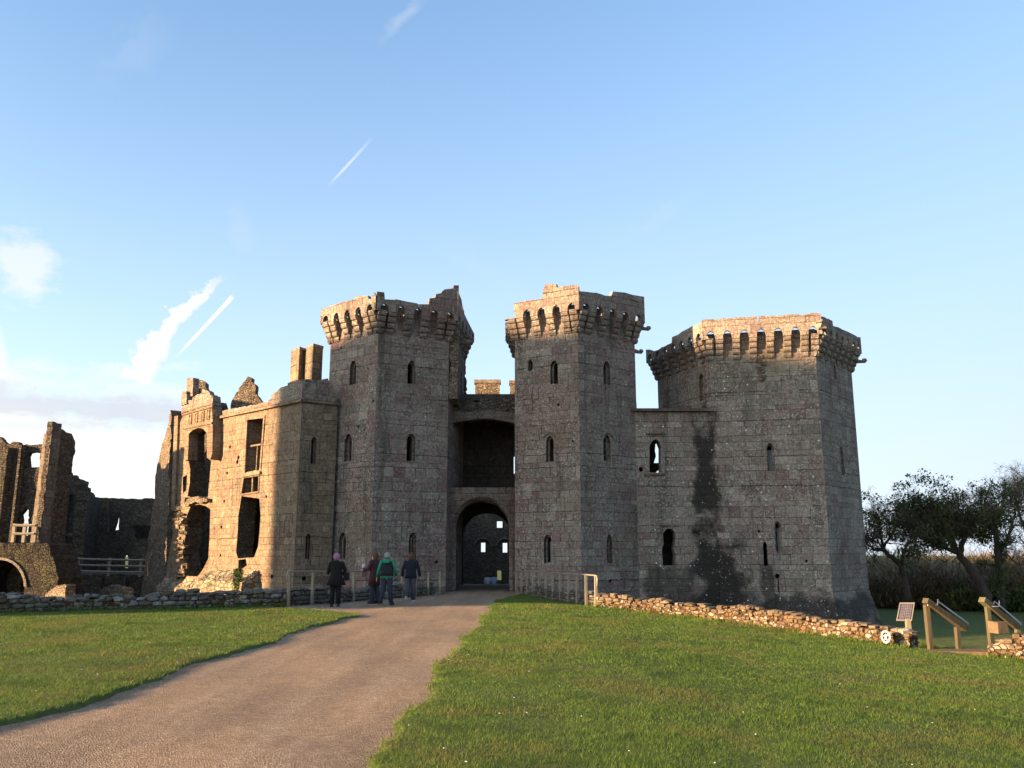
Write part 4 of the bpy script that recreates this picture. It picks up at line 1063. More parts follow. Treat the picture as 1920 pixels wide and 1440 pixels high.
def lawn_pts(density_near, y0, y1, extra=None):
    A = (y1 - y0) * 2 * (0.64 * y1 + 1); n = int(A * density_near)
    Y = rn.uniform(y0, y1, n); X = rn.uniform(-(0.64 * y1 + 1), 0.64 * y1 + 1, n)
    k = np.abs(X) < 0.64 * Y + 1.0; X, Y = X[k], Y[k]
    d, ins = seg_dist(X, Y, LAWN_POLY); p, e = in_path(X, Y)
    far = (Y > 27.4) & (X < -2.4)
    k = ins & (~p | (e < rn.uniform(0, .07, len(X)) ** 1.0)) & ~far & (Y < 41.5); X, Y = X[k], Y[k]
    return X, Y
Ps, Hs, Ws = [], [], []
for (d_, a_, b_, h_, w_) in ((5200, 4.5, 9, .034, .0036), (3000, 9, 13, .036, .0052), (1700, 13, 18, .038, .0072), (900, 18, 25, .042, .010), (460, 25, 42, .045, .015)):
    X, Y = lawn_pts(d_, a_, b_)
    cl = .5 + .5 * np.sin(X * 2.1 + np.sin(Y * 1.7) * 2) * np.sin(Y * 2.6 + np.sin(X * 1.3) * 2)
    cl2 = .5 + .5 * np.sin(X * 6.3 + np.sin(Y * 5.7) * 2) * np.sin(Y * 7.6 + np.sin(X * 4.3) * 2)
    H = h_ * (0.45 + .55 * cl + .5 * cl2 * rn.random(len(X))) * rn.uniform(.6, 1.3, len(X))
    Ps.append(np.stack([X, Y, ground_z(X, Y) - .004], 1)); Hs.append(H); Ws.append(w_ * rn.uniform(.7, 1.3, len(X)))
P = np.concatenate(Ps); H = np.concatenate(Hs); W_ = np.concatenate(Ws)
blades_mesh('grass', P, H, W_, rn.uniform(.2, 1.1, len(P)), M_GRASS, 'short green lawn grass either side of the gravel path')
# tufts hanging over the path edges
n = 16000; Y = rn.uniform(5, 27, n); xx = rn.uniform(-5.6, -.2, n); p, e = in_path(xx, Y); k = np.abs(e) < rn.uniform(.01, .10, n); xx, Y = xx[k], Y[k]
blades_mesh('grass', np.stack([xx, Y, ground_z(xx, Y) - .03], 1), rn.uniform(.05, .11, len(xx)), rn.uniform(.006, .012, len(xx)), rn.uniform(.4, 1.4, len(xx)), M_GRASS, 'longer grass tufts hanging over the edges of the gravel path', seg=2)
# ranker grass along the foot of the low walls
wx, wy = [], []
for line, sg in ((LWALL[:-1], 1), (RWALL, 1), (RWALL2[:5], 1)):
    for (xa, ya), (xb, yb) in zip(line, line[1:]):
        ln_ = math.hypot(xb - xa, yb - ya); n = int(ln_ * 260); t = rn.random(n); nx_, ny_ = (yb - ya) / ln_, -(xb - xa) / ln_
        if ny_ > 0: nx_, ny_ = -nx_, -ny_
        o_ = .22 + np.abs(rn.normal(0, .10, n)); wx.append(xa + (xb - xa) * t + nx_ * o_); wy.append(ya + (yb - ya) * t + ny_ * o_)
wx = np.concatenate(wx); wy = np.concatenate(wy)
blades_mesh('grass', np.stack([wx, wy, ground_z(wx, wy) - .02], 1), rn.uniform(.06, .17, len(wx)) * (.5 + rn.random(len(wx))), rn.uniform(.010, .018, len(wx)), rn.uniform(.1, .8, len(wx)), M_GRASS, 'ranker unmown grass along the foot of the low walls', seg=2)
# daisies
mb = MB()
for k in range(150):
    y = rnd.uniform(6.5, 30); x = rnd.uniform(-.62 * y, .62 * y)
    pa, ed = in_path(np.array([x]), np.array([y])); d, ins = seg_dist(np.array([x]), np.array([y]), LAWN_POLY)
    if pa[0] or not ins[0] or (x > 1.5 and rnd.random() < .5): continue
    z = float(ground_z(x, y)) + .05; r = rnd.uniform(.008, .013)
    mb.add([(x + r * math.cos(a * math.pi / 3), y + r * math.sin(a * math.pi / 3), z) for a in range(6)] + [(x, y, z + .004)], [(i, (i + 1) % 6, 6) for i in range(6)])
o = mb.build('daisies', mat_plain('daisy_petals', (.8, .8, .76), .7, .05)); tag(o, 'tiny white daisies dotted over the lawns', kind='stuff')
# ---- low dry-stone walls: every stone modelled
M_DRY = mat_rubble('drystone', 5.0, (0.30, 0.25, 0.17), (0.42, 0.35, 0.25), (.07, .055, .04), .3, 1.3, pale=.35)
def stone_mat(name, lo, hi, pale):
    m = Mat(name, .93); r = m.n('ShaderNodeNewGeometry').outputs['Random Per Island']
    n = m.noise(9, 5, .7); base = m.ramp(r, [(0, lo), (.45, hi), (.7, (lo[0] * .8, lo[1] * .75, lo[2] * .6)), (.85, hi), (1, pale)])
    base = m.mix(.8, base, m.ramp(n, [(.25, (.5, .5, .5)), (.5, (1, 1, 1)), (.75, (1.5, 1.5, 1.45))]), 'MULTIPLY')
    base = m.mix(m.M('MULTIPLY', m.step(m.noise(3.4, 4), .52, .66), .45), base, (0.13, 0.125, 0.06))
    m.bump(n, .6, .03); m.col(base); return m.m
M_ST1 = stone_mat('warm_wall_stone', (.11, .078, .048), (.165, .118, .077), (.38, .34, .26))
M_ST2 = stone_mat('grey_wall_stone', (.075, .065, .055), (.125, .115, .10), (.24, .225, .20))
def dry_wall(name, line, hfun, th, mat, label, seed, stone=(.26, .12), cap=.9, earth=0.35, zoff=0.0):
    r = random.Random(seed); mb = MB()
    pts = [Vector((*p, 0)) for p in line]; ln = [0]
    for a, b in zip(pts, pts[1:]): ln.append(ln[-1] + (b - a).length)
    def pos(s):
        s = min(max(s, 0), ln[-1] - 1e-4)
        for i in range(len(pts) - 1):
            if s <= ln[i + 1]: t = (s - ln[i]) / (ln[i + 1] - ln[i]); return pts[i].lerp(pts[i + 1], t), (pts[i + 1] - pts[i]).normalized()
    def blob(c, sx, sy, sz, rz, tilt):
        k = len(mb.v); vs = []
        for lat, n_, rr in ((-1, 1, 0), (-.62, 7, .86), (.1, 7, 1.0), (.7, 7, .78), (1, 1, 0)):
            for i in range(n_):
                a = 2 * math.pi * i / max(1, n_); x = math.cos(a) * rr; y = math.sin(a) * rr
                x = math.copysign(abs(x) ** .75, x); y = math.copysign(abs(y) ** .75, y)
                j = 1 + r.uniform(-.24, .24); q = Vector((x * sx / 2 * j, y * sy / 2 * j, lat * sz / 2 * (1 + r.uniform(-.12, .12))))
                q = Matrix.Rotation(tilt, 3, 'Y') @ q
                vs.append((c[0] + q.x * math.cos(rz) - q.y * math.sin(rz), c[1] + q.x * math.sin(rz) + q.y * math.cos(rz), c[2] + q.z))
        fs = [(0, 1 + (i + 1) % 7, 1 + i) for i in range(7)]
        for rg in range(2):
            o_ = 1 + rg * 7; fs += [(o_ + i, o_ + (i + 1) % 7, o_ + 7 + (i + 1) % 7, o_ + 7 + i) for i in range(7)]
        fs += [(15 + i, 15 + (i + 1) % 7, 22) for i in range(7)]
        mb.add(vs, fs)
    s = 0
    # core of mortar and earth
    cr = MB(); S = int(ln[-1] / .25) + 1
    for i in range(S):
        s0 = ln[-1] * i / S; s1 = ln[-1] * (i + 1) / S; a, d = pos(s0); b, _ = pos(s1)
        nn = Vector((d.y, -d.x, 0)) * (th / 2 - .05)
        za = float(full_z(np.array([a.x]), np.array([a.y]))[0]); za = float(ground_z(a.x, a.y)); zb = float(ground_z(b.x, b.y))
        ha = za + hfun(s0) - .06; hb = zb + hfun(s1) - .06
        v = [(a - nn), (b - nn), (b + nn), (a + nn)]
        cr.add([(v[0].x, v[0].y, za - .5), (v[1].x, v[1].y, zb - .5), (v[2].x, v[2].y, zb - .5), (v[3].x, v[3].y, za - .5), (v[0].x, v[0].y, ha), (v[1].x, v[1].y, hb), (v[2].x, v[2].y, hb), (v[3].x, v[3].y, ha)],
               [(4, 7, 6, 5), (0, 4, 5, 1), (3, 2, 6, 7)] + ([(0, 3, 7, 4)] if i == 0 else []) + ([(1, 5, 6, 2)] if i == S - 1 else []))
    for side in (1, -1):
        row = 0; z = .0
        while z < 1.4:
            hh = stone[1] * r.uniform(.75, 1.3); s = r.uniform(0, .2); any_ = False
            while s < ln[-1]:
                L_ = stone[0] * r.uniform(.45, 1.5)
                if z + hh * .6 < hfun(s):
                    any_ = True
                    if r.random() > earth * (1 - z / .5):
                        p, d = pos(s + L_ / 2); g = float(ground_z(p.x, p.y)); q = p + Vector((d.y, -d.x, 0)) * side * (th / 2 - .05)
                        blob((q.x, q.y, g + z + hh / 2 + zoff), L_ * 1.03, .2, hh * 1.08, math.atan2(d.y, d.x) + r.uniform(-.1, .1), r.uniform(-.08, .08))
                s += L_
            z += hh
            if not any_: break
    s = 0
    while s < ln[-1]:         # coping boulders
        L_ = stone[0] * r.uniform(.6, 1.7); p, d = pos(s + L_ / 2); g = float(ground_z(p.x, p.y))
        if r.random() < cap: blob((p.x, p.y, g + hfun(s) + r.uniform(-.04, .03)), L_ * 1.05, th * r.uniform(.7, 1.1), stone[1] * r.uniform(.9, 1.9), math.atan2(d.y, d.x) + r.uniform(-.15, .15), r.uniform(-.12, .12))
        s += L_ * .98
    p0 = pos(0)[0]
    root = mb.build(name, mat, None, origin=(p0.x, p0.y, float(ground_z(p0.x, p0.y))), uv=False); tag(root, label, 'stone wall')
    o = cr.build('wall_core', M_CORE, root)
    return root
M_CORE = mat_rubble('earthy_wall_core', 8.0, (.10, .062, .034), (.145, .092, .052), (.045, .03, .018), .3, 1.2, pale=.3)
hL = lambda s: .40 + .07 * math.sin(s * .9) + .05 * math.sin(s * 2.7) - (.12 if s > 8.5 else 0)
dry_wall('low_stone_wall', LWALL[:-1], hL, .5, M_ST2, 'low grey rubble wall topped with rounded boulders along the left lawn', 3, stone=(.27, .13), cap=.97, earth=.2)
hR = lambda s: (.36 + .06 * math.sin(s * 1.1) + .04 * math.sin(s * 3.1)) if s < 2 else (.46 + .05 * math.sin(s * 1.3) + .04 * math.sin(s * 3.7)) * (1 - .35 * max(0, (s - 9.6)))
dry_wall('low_stone_wall', RWALL, hR, .5, M_ST1, 'long sunlit low rubble wall curving down the right lawn to the sign board', 5, stone=(.20, .095), cap=.9, earth=.95)
hR2 = lambda s: .30 + .26 * min(1, s / .6) + .04 * math.sin(s * 3)
dry_wall('low_stone_wall', RWALL2[:5], hR2, .55, M_ST1, 'short end of rubble wall beyond the timber steps at the right edge', 6, stone=(.23, .10), cap=.9, earth=.95)
# causeway walls under the rails
CL = [(-7.5, 28.9), (-6.2, 33.0), (-4.9, 37.5), (-3.9, 41.6)]
CRW = [(3.15, 30.5), (2.2, 34.2), (1.3, 38.2), (.55, 42.2)]
dry_wall('low_stone_wall', CL, lambda s: .42 + .06 * math.sin(s), .5, M_ST2, 'shaded rubble wall behind the left handrail of the causeway', 7, stone=(.30, .12), cap=.8, earth=.1)
dry_wall('low_stone_wall', CRW, lambda s: .40 + .06 * math.sin(s), .5, M_ST2, 'shaded rubble wall behind the right handrail of the causeway', 8, stone=(.22, .10), cap=.7, earth=.3)
# causeway retaining masonry down to the moat
mb = MB()
for a, b, s_ in ((CL[0], CL[-1], -1), (CRW[-1], CRW[0], 1)):
    f = Face(a, b); panel(mb, lambda u, z, w: f.raw(u, z, w + .25), rect(-.2, -4.3, f.L + .2, -.25), [], .3, grid=.5, rough=.05)
o = mb.build('causeway_masonry', M_RUB, origin=(0, 36, -4.2)); tag(o, kind='structure')
# ---- tall ruined keep to the left, outside the frame, whose shadow lies across the castle front
def ruin_block(name, corners, z0, tops, mat, label, cat, th=1.4):
    cs_ = [Vector((*c, 0)) for c in corners]; n = len(cs_); mb = MB()
    for i in range(n):
        f = Face(cs_[i], cs_[(i + 1) % n], .5, .5); t = tops[i % len(tops)]; k = max(2, int(f.L / .8)); r = random.Random(i)
        top = [(f.L * j / k, t[0] + (t[1] - t[0]) * j / k + r.uniform(-.12, .12)) for j in range(k + 1)]
        hs = [gothic(f.L * .5, zz, zz + 1.6, .5) for zz in (1.5, 6.0, 10.0) if zz + 2 < min(t)]
        panel(mb, f.M, [(0, z0), (f.L, z0)] + list(reversed(top)), hs, th, grid=1.5, rough=.03, seed=i)
    c = sum(cs_, Vector()) / n
    root = empty(name, (c.x, c.y, z0), label, cat); mb.build('wall', mat, root); return root
SX = math.tan(SUN_EL) / .894
kx, ky, kr = -46.0, 17.0, 9.12
hexa = [(kx + kr * math.cos(a), ky + kr * math.sin(a)) for a in [rad(-63.4 + 60 * i) for i in range(6)]]
TOPK = 12.65 + 38 * SX
ruin_block('keep_tower', hexa, -4, [(TOPK, TOPK - .15), (TOPK - .1, TOPK + .1), (TOPK, TOPK)], M_GATE, 'tall six-sided ruined keep standing in the moat to the left of the lawn', 'tower')
ruin_block('keep_shadow_block', [(-47, 10.4), (-45, 10.4), (-45, 16.9), (-47, 16.9)], -4, [(12.05 + 58 * SX, 12.0 + 58 * SX)], M_GATE, 'taller added block on the unseen keep, raising its shadow on the corner tower', 'shadow block', th=.5)  # added unseen block, lifts the keep's shadow line on the corner tower
ruin_block('keep_shadow_block', [(-47, 16.95), (-45, 16.95), (-45, 21.6), (-47, 21.6)], -4, [(12.7 + 48 * SX, 12.65 + 48 * SX)], M_GATE, 'lower added block on the unseen keep, setting its shadow line on the right gate tower', 'shadow block', th=.5)  # added unseen block, sets the shadow line on the right gate tower
kk = ruin_block('added_shade_range', [(-54, 42.7), (-47, 42.5), (-47, 66), (-54, 66)], -4, [(15, 14.5), (14.5, 15.2), (15, 15), (15, 15)], M_RUBD, 'tall dark block added out of view to shade the ruins on the left', 'building')  # unseen building mass added to throw shade over the left ruins
# ---------------------------------------------------------------- ruins on the left
def prism(mb, pts, z0, z1, rough=0.0, grid=.5, jag=0.0, seed=0, tops=None, th=.3):
    """closed upright prism of planar faces; pts run clockwise from above so each face points outwards"""
    n = len(pts)
    for i in range(n):
        f = Face(pts[i], pts[(i + 1) % n], .4, .4); t = (tops[i] if tops else None) or [(0, z1), (f.L, z1)]
        panel(mb, f.M, [(0, z0), (f.L, z0)] + list(reversed(t)), [], th, grid=grid, rough=rough, seed=seed + i)
M_TERRACE_SHADE = mat_rubble('shade_darkened_mossy_masonry', 4.6, (0.040, 0.034, 0.027), (0.065, 0.055, 0.043), (.018, .016, .012), moss=0.55, sq=2.0)  # terrace shade put into the stone colour, together with moss
RA = empty('ruined_hall', (-28, 50, -4), 'shadowed ruined hall front with a sky-filled window gap at the left edge', 'building')
AF = Face((-36, 50), (-20, 50)); af = lambda x, y: AF.hit(x, y)
mb = MB()
panel(mb, AF.raw, [af(-60, 1140), af(117, 1140), af(117, 900), af(100, 830), af(80, 833), af(60, 834), af(38, 834), af(35, 829), af(25, 829), af(21, 831), af(12, 833), af(7, 828), af(0, 819), af(-20, 810), af(-60, 800)],
      [[af(52, 878), af(77, 876), af(75, 849), af(62, 847), af(53, 850), af(50, 856)], [af(-12, 960), af(6, 960), af(8, 930), af(-2, 915), af(-12, 925)], [af(38, 1005), af(60, 1005), af(60, 965), af(49, 950), af(38, 965)]], .4, grid=.45, rough=.09, jag=.05, seed=71)
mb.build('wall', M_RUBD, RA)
for xa, xb, yt in ((-8, 9, 840), (22, 34, 836)):
    mb = MB(); a = af(xa, 1000); b = af(xb, 1000); t = af(xa, yt)
    prism(mb, [AF.raw(a[0], 0, -.02)[:2], AF.raw(a[0] + .12, 0, -.42)[:2], AF.raw(b[0] - .12, 0, -.42)[:2], AF.raw(b[0], 0, -.02)[:2]], -4.2, t[1], .03, seed=int(xa) + 80)
    mb.build('buttress', M_RUBD, RA)
pil = MB(); pa = at(60, 985, 48.6); pb = at(78, 985, 47.6); pc = at(97, 985, 49.2)
# the tall pier: a dressed face to the left and a torn rubble face to the right
f1_ = Face((pa.x, pa.y), (pb.x, pb.y)); f2_ = Face((pb.x, pb.y), (pc.x + .5, pc.y + .6))
h1_ = lambda x, y: f1_.hit(x, y); h2_ = lambda x, y: f2_.hit(x, y)
zt1 = h1_(92, 800)[1]; zt2 = h1_(84, 812)[1]
panel(pil, f1_.raw, [(0, -4.2), (f1_.L, -4.2), (f1_.L + .02, 2), (f1_.L, h1_(101, 792)[1]), (f1_.L - .3, h1_(101, 792)[1]), (f1_.L - .36, zt1), (f1_.L - .6, zt1), (f1_.L - .66, zt2), h1_(82, 813), h1_(75, 870), h1_(60, 985)], [], .5, grid=.5, rough=.02, seed=4)
o = pil.build('dressed_pier', M_GATE2, RA)
mb = MB(); panel(mb, f2_.raw, [(0, -4.2), (f2_.L, -4.2), (f2_.L, h2_(115, 875)[1]), (f2_.L + .15, h2_(117, 840)[1]), (f2_.L, h2_(118, 820)[1]), (f2_.L * .8, h2_(113, 810)[1]), (f2_.L * .35, h2_(105, 803)[1]), (f2_.L * .2, h2_(101, 792)[1]), (0, h2_(100, 792)[1])], [], .3, grid=.3, rough=.08, jag=.08, seed=5)
mb.build('torn_wall_end', M_RUBD, RA)
# terrace with the bridge arch in front of it
TA = Face((-36, 46.8), (-19.5, 46.8)); ta = lambda x, y: TA.hit(x, y)
tw = empty('moat_terrace', (-26, 46.8, -4), 'dark terrace wall pierced by a round-headed bridge arch whose inside catches the sun', 'wall')
arch = [ta(-42, 1160)] + [ta(2 + 44 * math.cos(a), 1100 - 50 * math.sin(a)) for a in [math.pi - k * math.pi / 12 for k in range(13)]] + [ta(46, 1160)]
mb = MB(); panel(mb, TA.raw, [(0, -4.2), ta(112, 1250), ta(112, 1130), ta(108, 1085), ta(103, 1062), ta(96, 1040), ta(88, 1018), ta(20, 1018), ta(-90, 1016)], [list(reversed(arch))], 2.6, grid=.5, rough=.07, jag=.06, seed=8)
mb.build('wall', M_TERRACE_SHADE, tw)
mb = MB(); ring = [ta(2 + 49 * math.cos(a), 1100 - 55 * math.sin(a)) for a in [k * math.pi / 12 for k in range(13)]]
inner = [ta(2 + 44.3 * math.cos(a), 1100 - 50.3 * math.sin(a)) for a in [math.pi - k * math.pi / 12 for k in range(13)]]
panel(mb, lambda u, z, w: TA.raw(u, z, w - .08), ring + inner, [], .3); mb.build('arch_ring', M_GATE, tw)
st_ = MB()
for k in range(4): p = at(36, 1112 + k * 7, 48.9); st_.box((p.x, p.y, p.z), 1.0, .1, .06)
st_.build('ladder_rung', M_BOARD, tw)
BK = Face((-36, 49.6), (-27.8, 49.6)); mb = MB(); bk = lambda x, y: BK.hit(x, y)
panel(mb, BK.raw, [(0, -4.2), (8.2, -4.2), (8.2, 1.8), (0, 1.8)], [[bk(14, 1140), bk(31, 1140), bk(31, 1108), bk(14, 1108)]], .5, grid=.6, rough=.04); mb.build('back_wall', M_RUB, tw)
# low sunlit spur walls standing in the moat
for (xa, ya, xb, yb, Y, nm, lab, sd_) in ((74, 1128, 121, 1096, 46.0, 'spur_wall', 'small sloping rubble spur in the moat catching the sun, nearer the bridge arch', 1), (180, 1128, 232, 1102, 49.0, 'spur_wall', 'small mossy rubble spur in the moat under the timber fence, catching the sun', 2)):
    p0 = at(xa, ya, Y + 1.2); p1 = at(xb, ya, Y - .6); f = Face((p0.x, p0.y), (p1.x, p1.y)); zt = at(xb, yb, Y).z
    mb = MB(); L = f.L
    panel(mb, f.raw, [(0, -4.3), (L, -4.3), (L, zt), (L * .8, zt - .02), (L * .55, zt - .12), (L * .3, zt - .4), (L * .1, zt - .8), (0, zt - 1.2)] if sd_ == 1 else [(0, -4.3), (L, -4.3), (L, zt), (L * .5, zt + .1), (L * .1, zt - .1), (0, zt - .5)], [], .5, grid=.3, rough=.06, jag=.05, seed=sd_)
    o = mb.build(nm, M_RUB, origin=f.raw(L / 2, -4.3, 0)); tag(o, lab, 'wall')
# back ranges
RB = empty('ruined_court', (-22, 64, -4), 'dark ruined court range with stepped broken top and a pointed doorway, behind the timber fence', 'building')
B1 = Face((-36, 66.0), (-24.6, 64.0)); b1 = lambda x, y: B1.hit(x, y)
B2 = Face((-24.6, 64.0), (-22.6, 65.6)); b2 = lambda x, y: B2.hit(x, y)
B1 = Face(at(60, 1000, 62)[:2], at(163, 1000, 63)[:2]); B2 = Face(at(163, 1000, 63)[:2], at(190, 1000, 66)[:2])
door = [b1(128, 1046), b1(167, 1046), b1(168, 1030), b1(160, 1022), b1(148, 1017), b1(136, 1022), b1(128, 1030)]
mb = MB(); panel(mb, B1.raw, [(0, -4.2), (B1.L, -4.2), b1(163, 902), b1(158, 901), b1(155, 898), b1(146, 896), b1(144, 892), b1(135, 891), b1(132, 886), b1(124, 881), b1(116, 880), b1(60, 878)], [door], .8, grid=.6, rough=.06, jag=.06, seed=12)
panel(mb, B2.raw, [(0, -4.2), (B2.L, -4.2), b2(188, 934), b2(181, 932), b2(176, 926), b2(168, 921), b2(165, 908)], [], .8, grid=.6, rough=.06, jag=.05, seed=13)
mb.build('wall', M_RUBD, RB)
for (xa, xb, y) in ((113, 163, 925), (112, 184, 1003)):
    p = b1(xa, y); q_ = b1(min(xb, 163), y); mb = MB(); panel(mb, lambda u, z, w: B1.raw(u, z, w - .12), [(p[0], p[1] - .12), (q_[0], p[1] - .12), (q_[0], p[1] + .1), (p[0], p[1] + .1)], [], .2); mb.build('string_course', M_GATE2, RB)
for x in (112, 124, 162):
    p = b1(x, 960); mb = MB(); panel(mb, lambda u, z, w: B1.raw(u, z, w - .3), rect(p[0] - .14, b1(x, 1046)[1], p[0] + .14, b1(x, 915)[1]), [], .35, jag=.03); mb.build('buttress', M_GATE2, RB)
C1 = Face(at(186, 1000, 66)[:2], at(330, 1000, 65)[:2]); c1f = lambda x, y: C1.hit(x, y)
mb = MB(); panel(mb, C1.raw, [(0, -4.2), (C1.L, -4.2), c1f(328, 935), c1f(300, 936), c1f(290, 935), c1f(275, 934), c1f(262, 936), c1f(250, 935), c1f(230, 935), c1f(205, 934), c1f(187, 933)],
   [[c1f(212, 994), c1f(222, 993), c1f(222.5, 966), c1f(218, 970), c1f(217, 980)], [c1f(230.5, 1065), c1f(240, 1065), c1f(240, 1044), c1f(235.5, 1038.5), c1f(230.5, 1044)], [c1f(250, 1010), c1f(282, 1010), c1f(282, 985), c1f(250, 985)]], .3, grid=.5, rough=.07, jag=.04, seed=14)
mb.build('wall', M_RUBD, RB)
mb = MB(); C2 = C1.off(-2.0); panel(mb, C2.raw, [C2.hit(244, 1020), C2.hit(300, 1020), C2.hit(300, 970), C2.hit(244, 970)], [], .4); mb.build('inner_wall', M_DARK, RB)
mb = MB(); p = c1f(225, 1036); panel(mb, lambda u, z, w: C1.raw(u, z, w - .15), [c1f(202, 1000), c1f(206, 1000), c1f(206, 938), c1f(202, 938)], [], .2); mb.build('buttress', M_GATE2, RB)
# wall below the fence
D1 = Face(at(100, 1090, 57)[:2], at(330, 1090, 57.5)[:2]); d1 = lambda x, y: D1.hit(x, y)
mw = empty('moat_wall', (-20, 57, -4), 'mossy dark revetment wall below the timber fence, left of the range', 'wall')
mb = MB(); panel(mb, D1.raw, [(0, -4.3), (D1.L, -4.3), d1(330, 1078), d1(280, 1079), d1(230, 1077), d1(160, 1076), d1(100, 1074)], [], 8.0, grid=.5, rough=.08, jag=.03, seed=15); mb.build('wall', M_RUBD, mw)
mb = MB()
for xa, xb in ((190, 194), (234, 239)): a = d1(xa, 1120); b = d1(xb, 1083); panel(mb, lambda u, z, w: D1.raw(u, z, w - .25), rect(a[0], -4.2, b[0], b[1]), [], .3, jag=.03)
mb.build('buttress', M_GATE2, mw)
# timber fences
M_FENCE = mat_wood('grey_fence_timber', (0.27, 0.23, 0.18))
def fence(P, Q, posts, h, label, rails=(.98, .55)):
    P, Q = Vector(P), Vector(Q); t = empty('timber_fence', P, label, 'fence'); d = Q - P; ang = math.atan2(d.y, d.x)
    for k in range(posts):
        p = P + d * (k / (posts - 1)); mb = MB(); mb.box(p, .16, .16, h * 1.06, ang, .01); mb.build('post', M_FENCE, t)
    for r_ in rails:
        mb = MB(); a = P + Vector((0, 0, h * r_)) - d * .02; b = Q + Vector((0, 0, h * r_)) + d * .02
        nn = Vector((d.y, -d.x, 0)).normalized() * .11; mb.tube([a + nn, (a + b) / 2 + nn + Vector((0, 0, -.02)), b + nn], .065, 4, smooth=False); mb.build('rail', M_FENCE, t)
    return t
fence(at(84, 1078, 57.2), at(322, 1083, 57.2), 5, 1.12, 'long weathered timber post and rail fence on the moat wall left of the range', (.97, .62, .28))
fence(at(24, 1017, 47.0), at(64, 1017, 47.0), 3, .95, 'short timber fence on the dark terrace at the left edge', (.97, .5))
# ---------------------------------------------------------------- courtyard seen through the gate
cy = empty('court_range', (-2, 84, -2), 'dark far court range with bright window slits seen through the gate arch', 'building')
YF = Face((-14, 84), (12, 84)); yf = lambda x, y: YF.hit(x, y)
def rp(x0, y0, x1, y1): a = yf(x0, y1); b = yf(x1, y0); return rect(a[0], a[1], b[0], b[1])
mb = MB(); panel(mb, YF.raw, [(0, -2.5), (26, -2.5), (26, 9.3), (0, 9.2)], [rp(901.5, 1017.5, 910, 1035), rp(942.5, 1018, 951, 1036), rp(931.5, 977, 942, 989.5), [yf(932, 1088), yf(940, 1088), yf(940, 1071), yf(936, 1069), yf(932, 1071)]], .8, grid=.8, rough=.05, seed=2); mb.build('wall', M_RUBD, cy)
mb = MB()
for x, y in ((905.5, 1014), (947, 1014)): a = yf(x, y); mb.tube([YF.raw(a[0] + .8 * math.cos(t), a[1] - .5 + .7 * math.sin(t), -.1) for t in [k * math.pi / 6 for k in range(7)]], .12, 5, smooth=False)
mb.build('relieving_arch', M_GATE2, cy)
for sx in (-1, 1):
    fS = Face((-6, 56.5), (-8, 83.8)) if sx < 0 else Face((6, 83.8), (4, 56.5))
    mb = MB(); panel(mb, fS.raw, rect(0, -2.5, fS.L, 7.5), [], .6, grid=1.0, rough=.05); mb.build('side_wall', M_RUBD, cy)
# ---------------------------------------------------------------- handrails on the causeway
M_POST = mat_wood('rail_post_timber', (0.26, 0.215, 0.155)); M_RAIL = mat_plain('handrail_metal', (0.30, 0.25, 0.19), .5, .15, 8, .3)
def rail(P, Q, n, label, sgn, h=1.07):
    P, Q = Vector(P), Vector(Q); t = empty('handrail', P, label, 'handrail'); d = Q - P; ang = math.atan2(d.y, d.x)
    tops = []
    for k in range(n):
        p = P + d * (k / (n - 1)); z = float(ground_z(p.x, p.y)) - .03; mb = MB(); mb.box((p.x, p.y, z - .2), .085, .085, h + .2 + rnd.uniform(-.01, .01), ang, .004); mb.build('post', M_POST, t); tops.append(Vector((p.x, p.y, z + h + .02)))
    dn = d.normalized(); e = tops[0] - dn * .16
    mb = MB(); mb.tube([e + Vector((0, 0, -.34)), e + Vector((0, 0, -.12)), e + Vector((0, 0, -.02)) + dn * .04, tops[0] + Vector((0, 0, .0))] + tops[1:] + [tops[-1] + dn * .15], .027, 7); mb.build('rail', M_RAIL, t)
    return t
rail((-7.2, 28.3, 0), (-3.45, 42.0, 0), 10, 'long handrail of timber posts along the left side of the causeway, behind the people', -1)
rail((2.87, 30.0, 0), (.20, 42.2, 0), 12, 'handrail of closely spaced posts along the right side of the causeway', 1)
# ---------------------------------------------------------------- timber stair rails, sign board, round sign
M_OAK = mat_wood('stair_rail_timber', (0.080, 0.066, 0.040)); M_STEEL = mat_plain('steel_rail', (.35, .36, .38), .35, .1, 6, .8)
def stair_rail(pA, pB, e0, e1, Y, label, second=True):
    """posts given as (x, ytop, ybase) pixels; the sloping beam runs from e0 to e1"""
    A = at(pA[0], pA[2], Y); t = empty('stair_handrail', A, label, 'handrail')
    for (x, yt, yb) in ([pA, pB] if second else [pA]):
        p = at(x, yb, Y); q_ = at(x, yt, Y); mb = MB(); mb.box((p.x, p.y, p.z - .3),    .105, .10, q_.z - p.z + .3, rad(12), .006); mb.build('post', M_OAK, t)
    P = at(*e0, Y - .12); Q = at(*e1, Y + .35); mb = MB(); d = (Q - P).normalized(); side = Vector((-d.y, d.x, 0)).normalized(); up = side.cross(d) * -1
    if up.z < 0: up = -up
    vs = []
    for c in (P, Q):
        for a, b in ((-1, -1), (1, -1), (1, 1), (-1, 1)): vs.append(c + side * .085 * a + up * .065 * b)
    mb.add(vs, [(0, 3, 2, 1), (4, 5, 6, 7), (0, 1, 5, 4), (1, 2, 6, 5), (2, 3, 7, 6), (3, 0, 4, 7)]); mb.build('beam', M_OAK, t)
    mb = MB(); off = up * .15 + side * -.05
    mb.tube([P + d * .32 + up * .02 + side * -.05, P + d * .34 + off, Q + off, Q + off - up * .12], .022, 6); mb.build('steel_grip', M_STEEL, t)
    mb = MB(); c = at(pA[0], pA[1], Y); mb.tube([c + Vector((-.13, -.1, .0)), c + Vector((.13, -.1, .0)), c + Vector((.15, -.1, .14))], .014, 5); mb.build('bracket', M_STEEL, t)
    return t
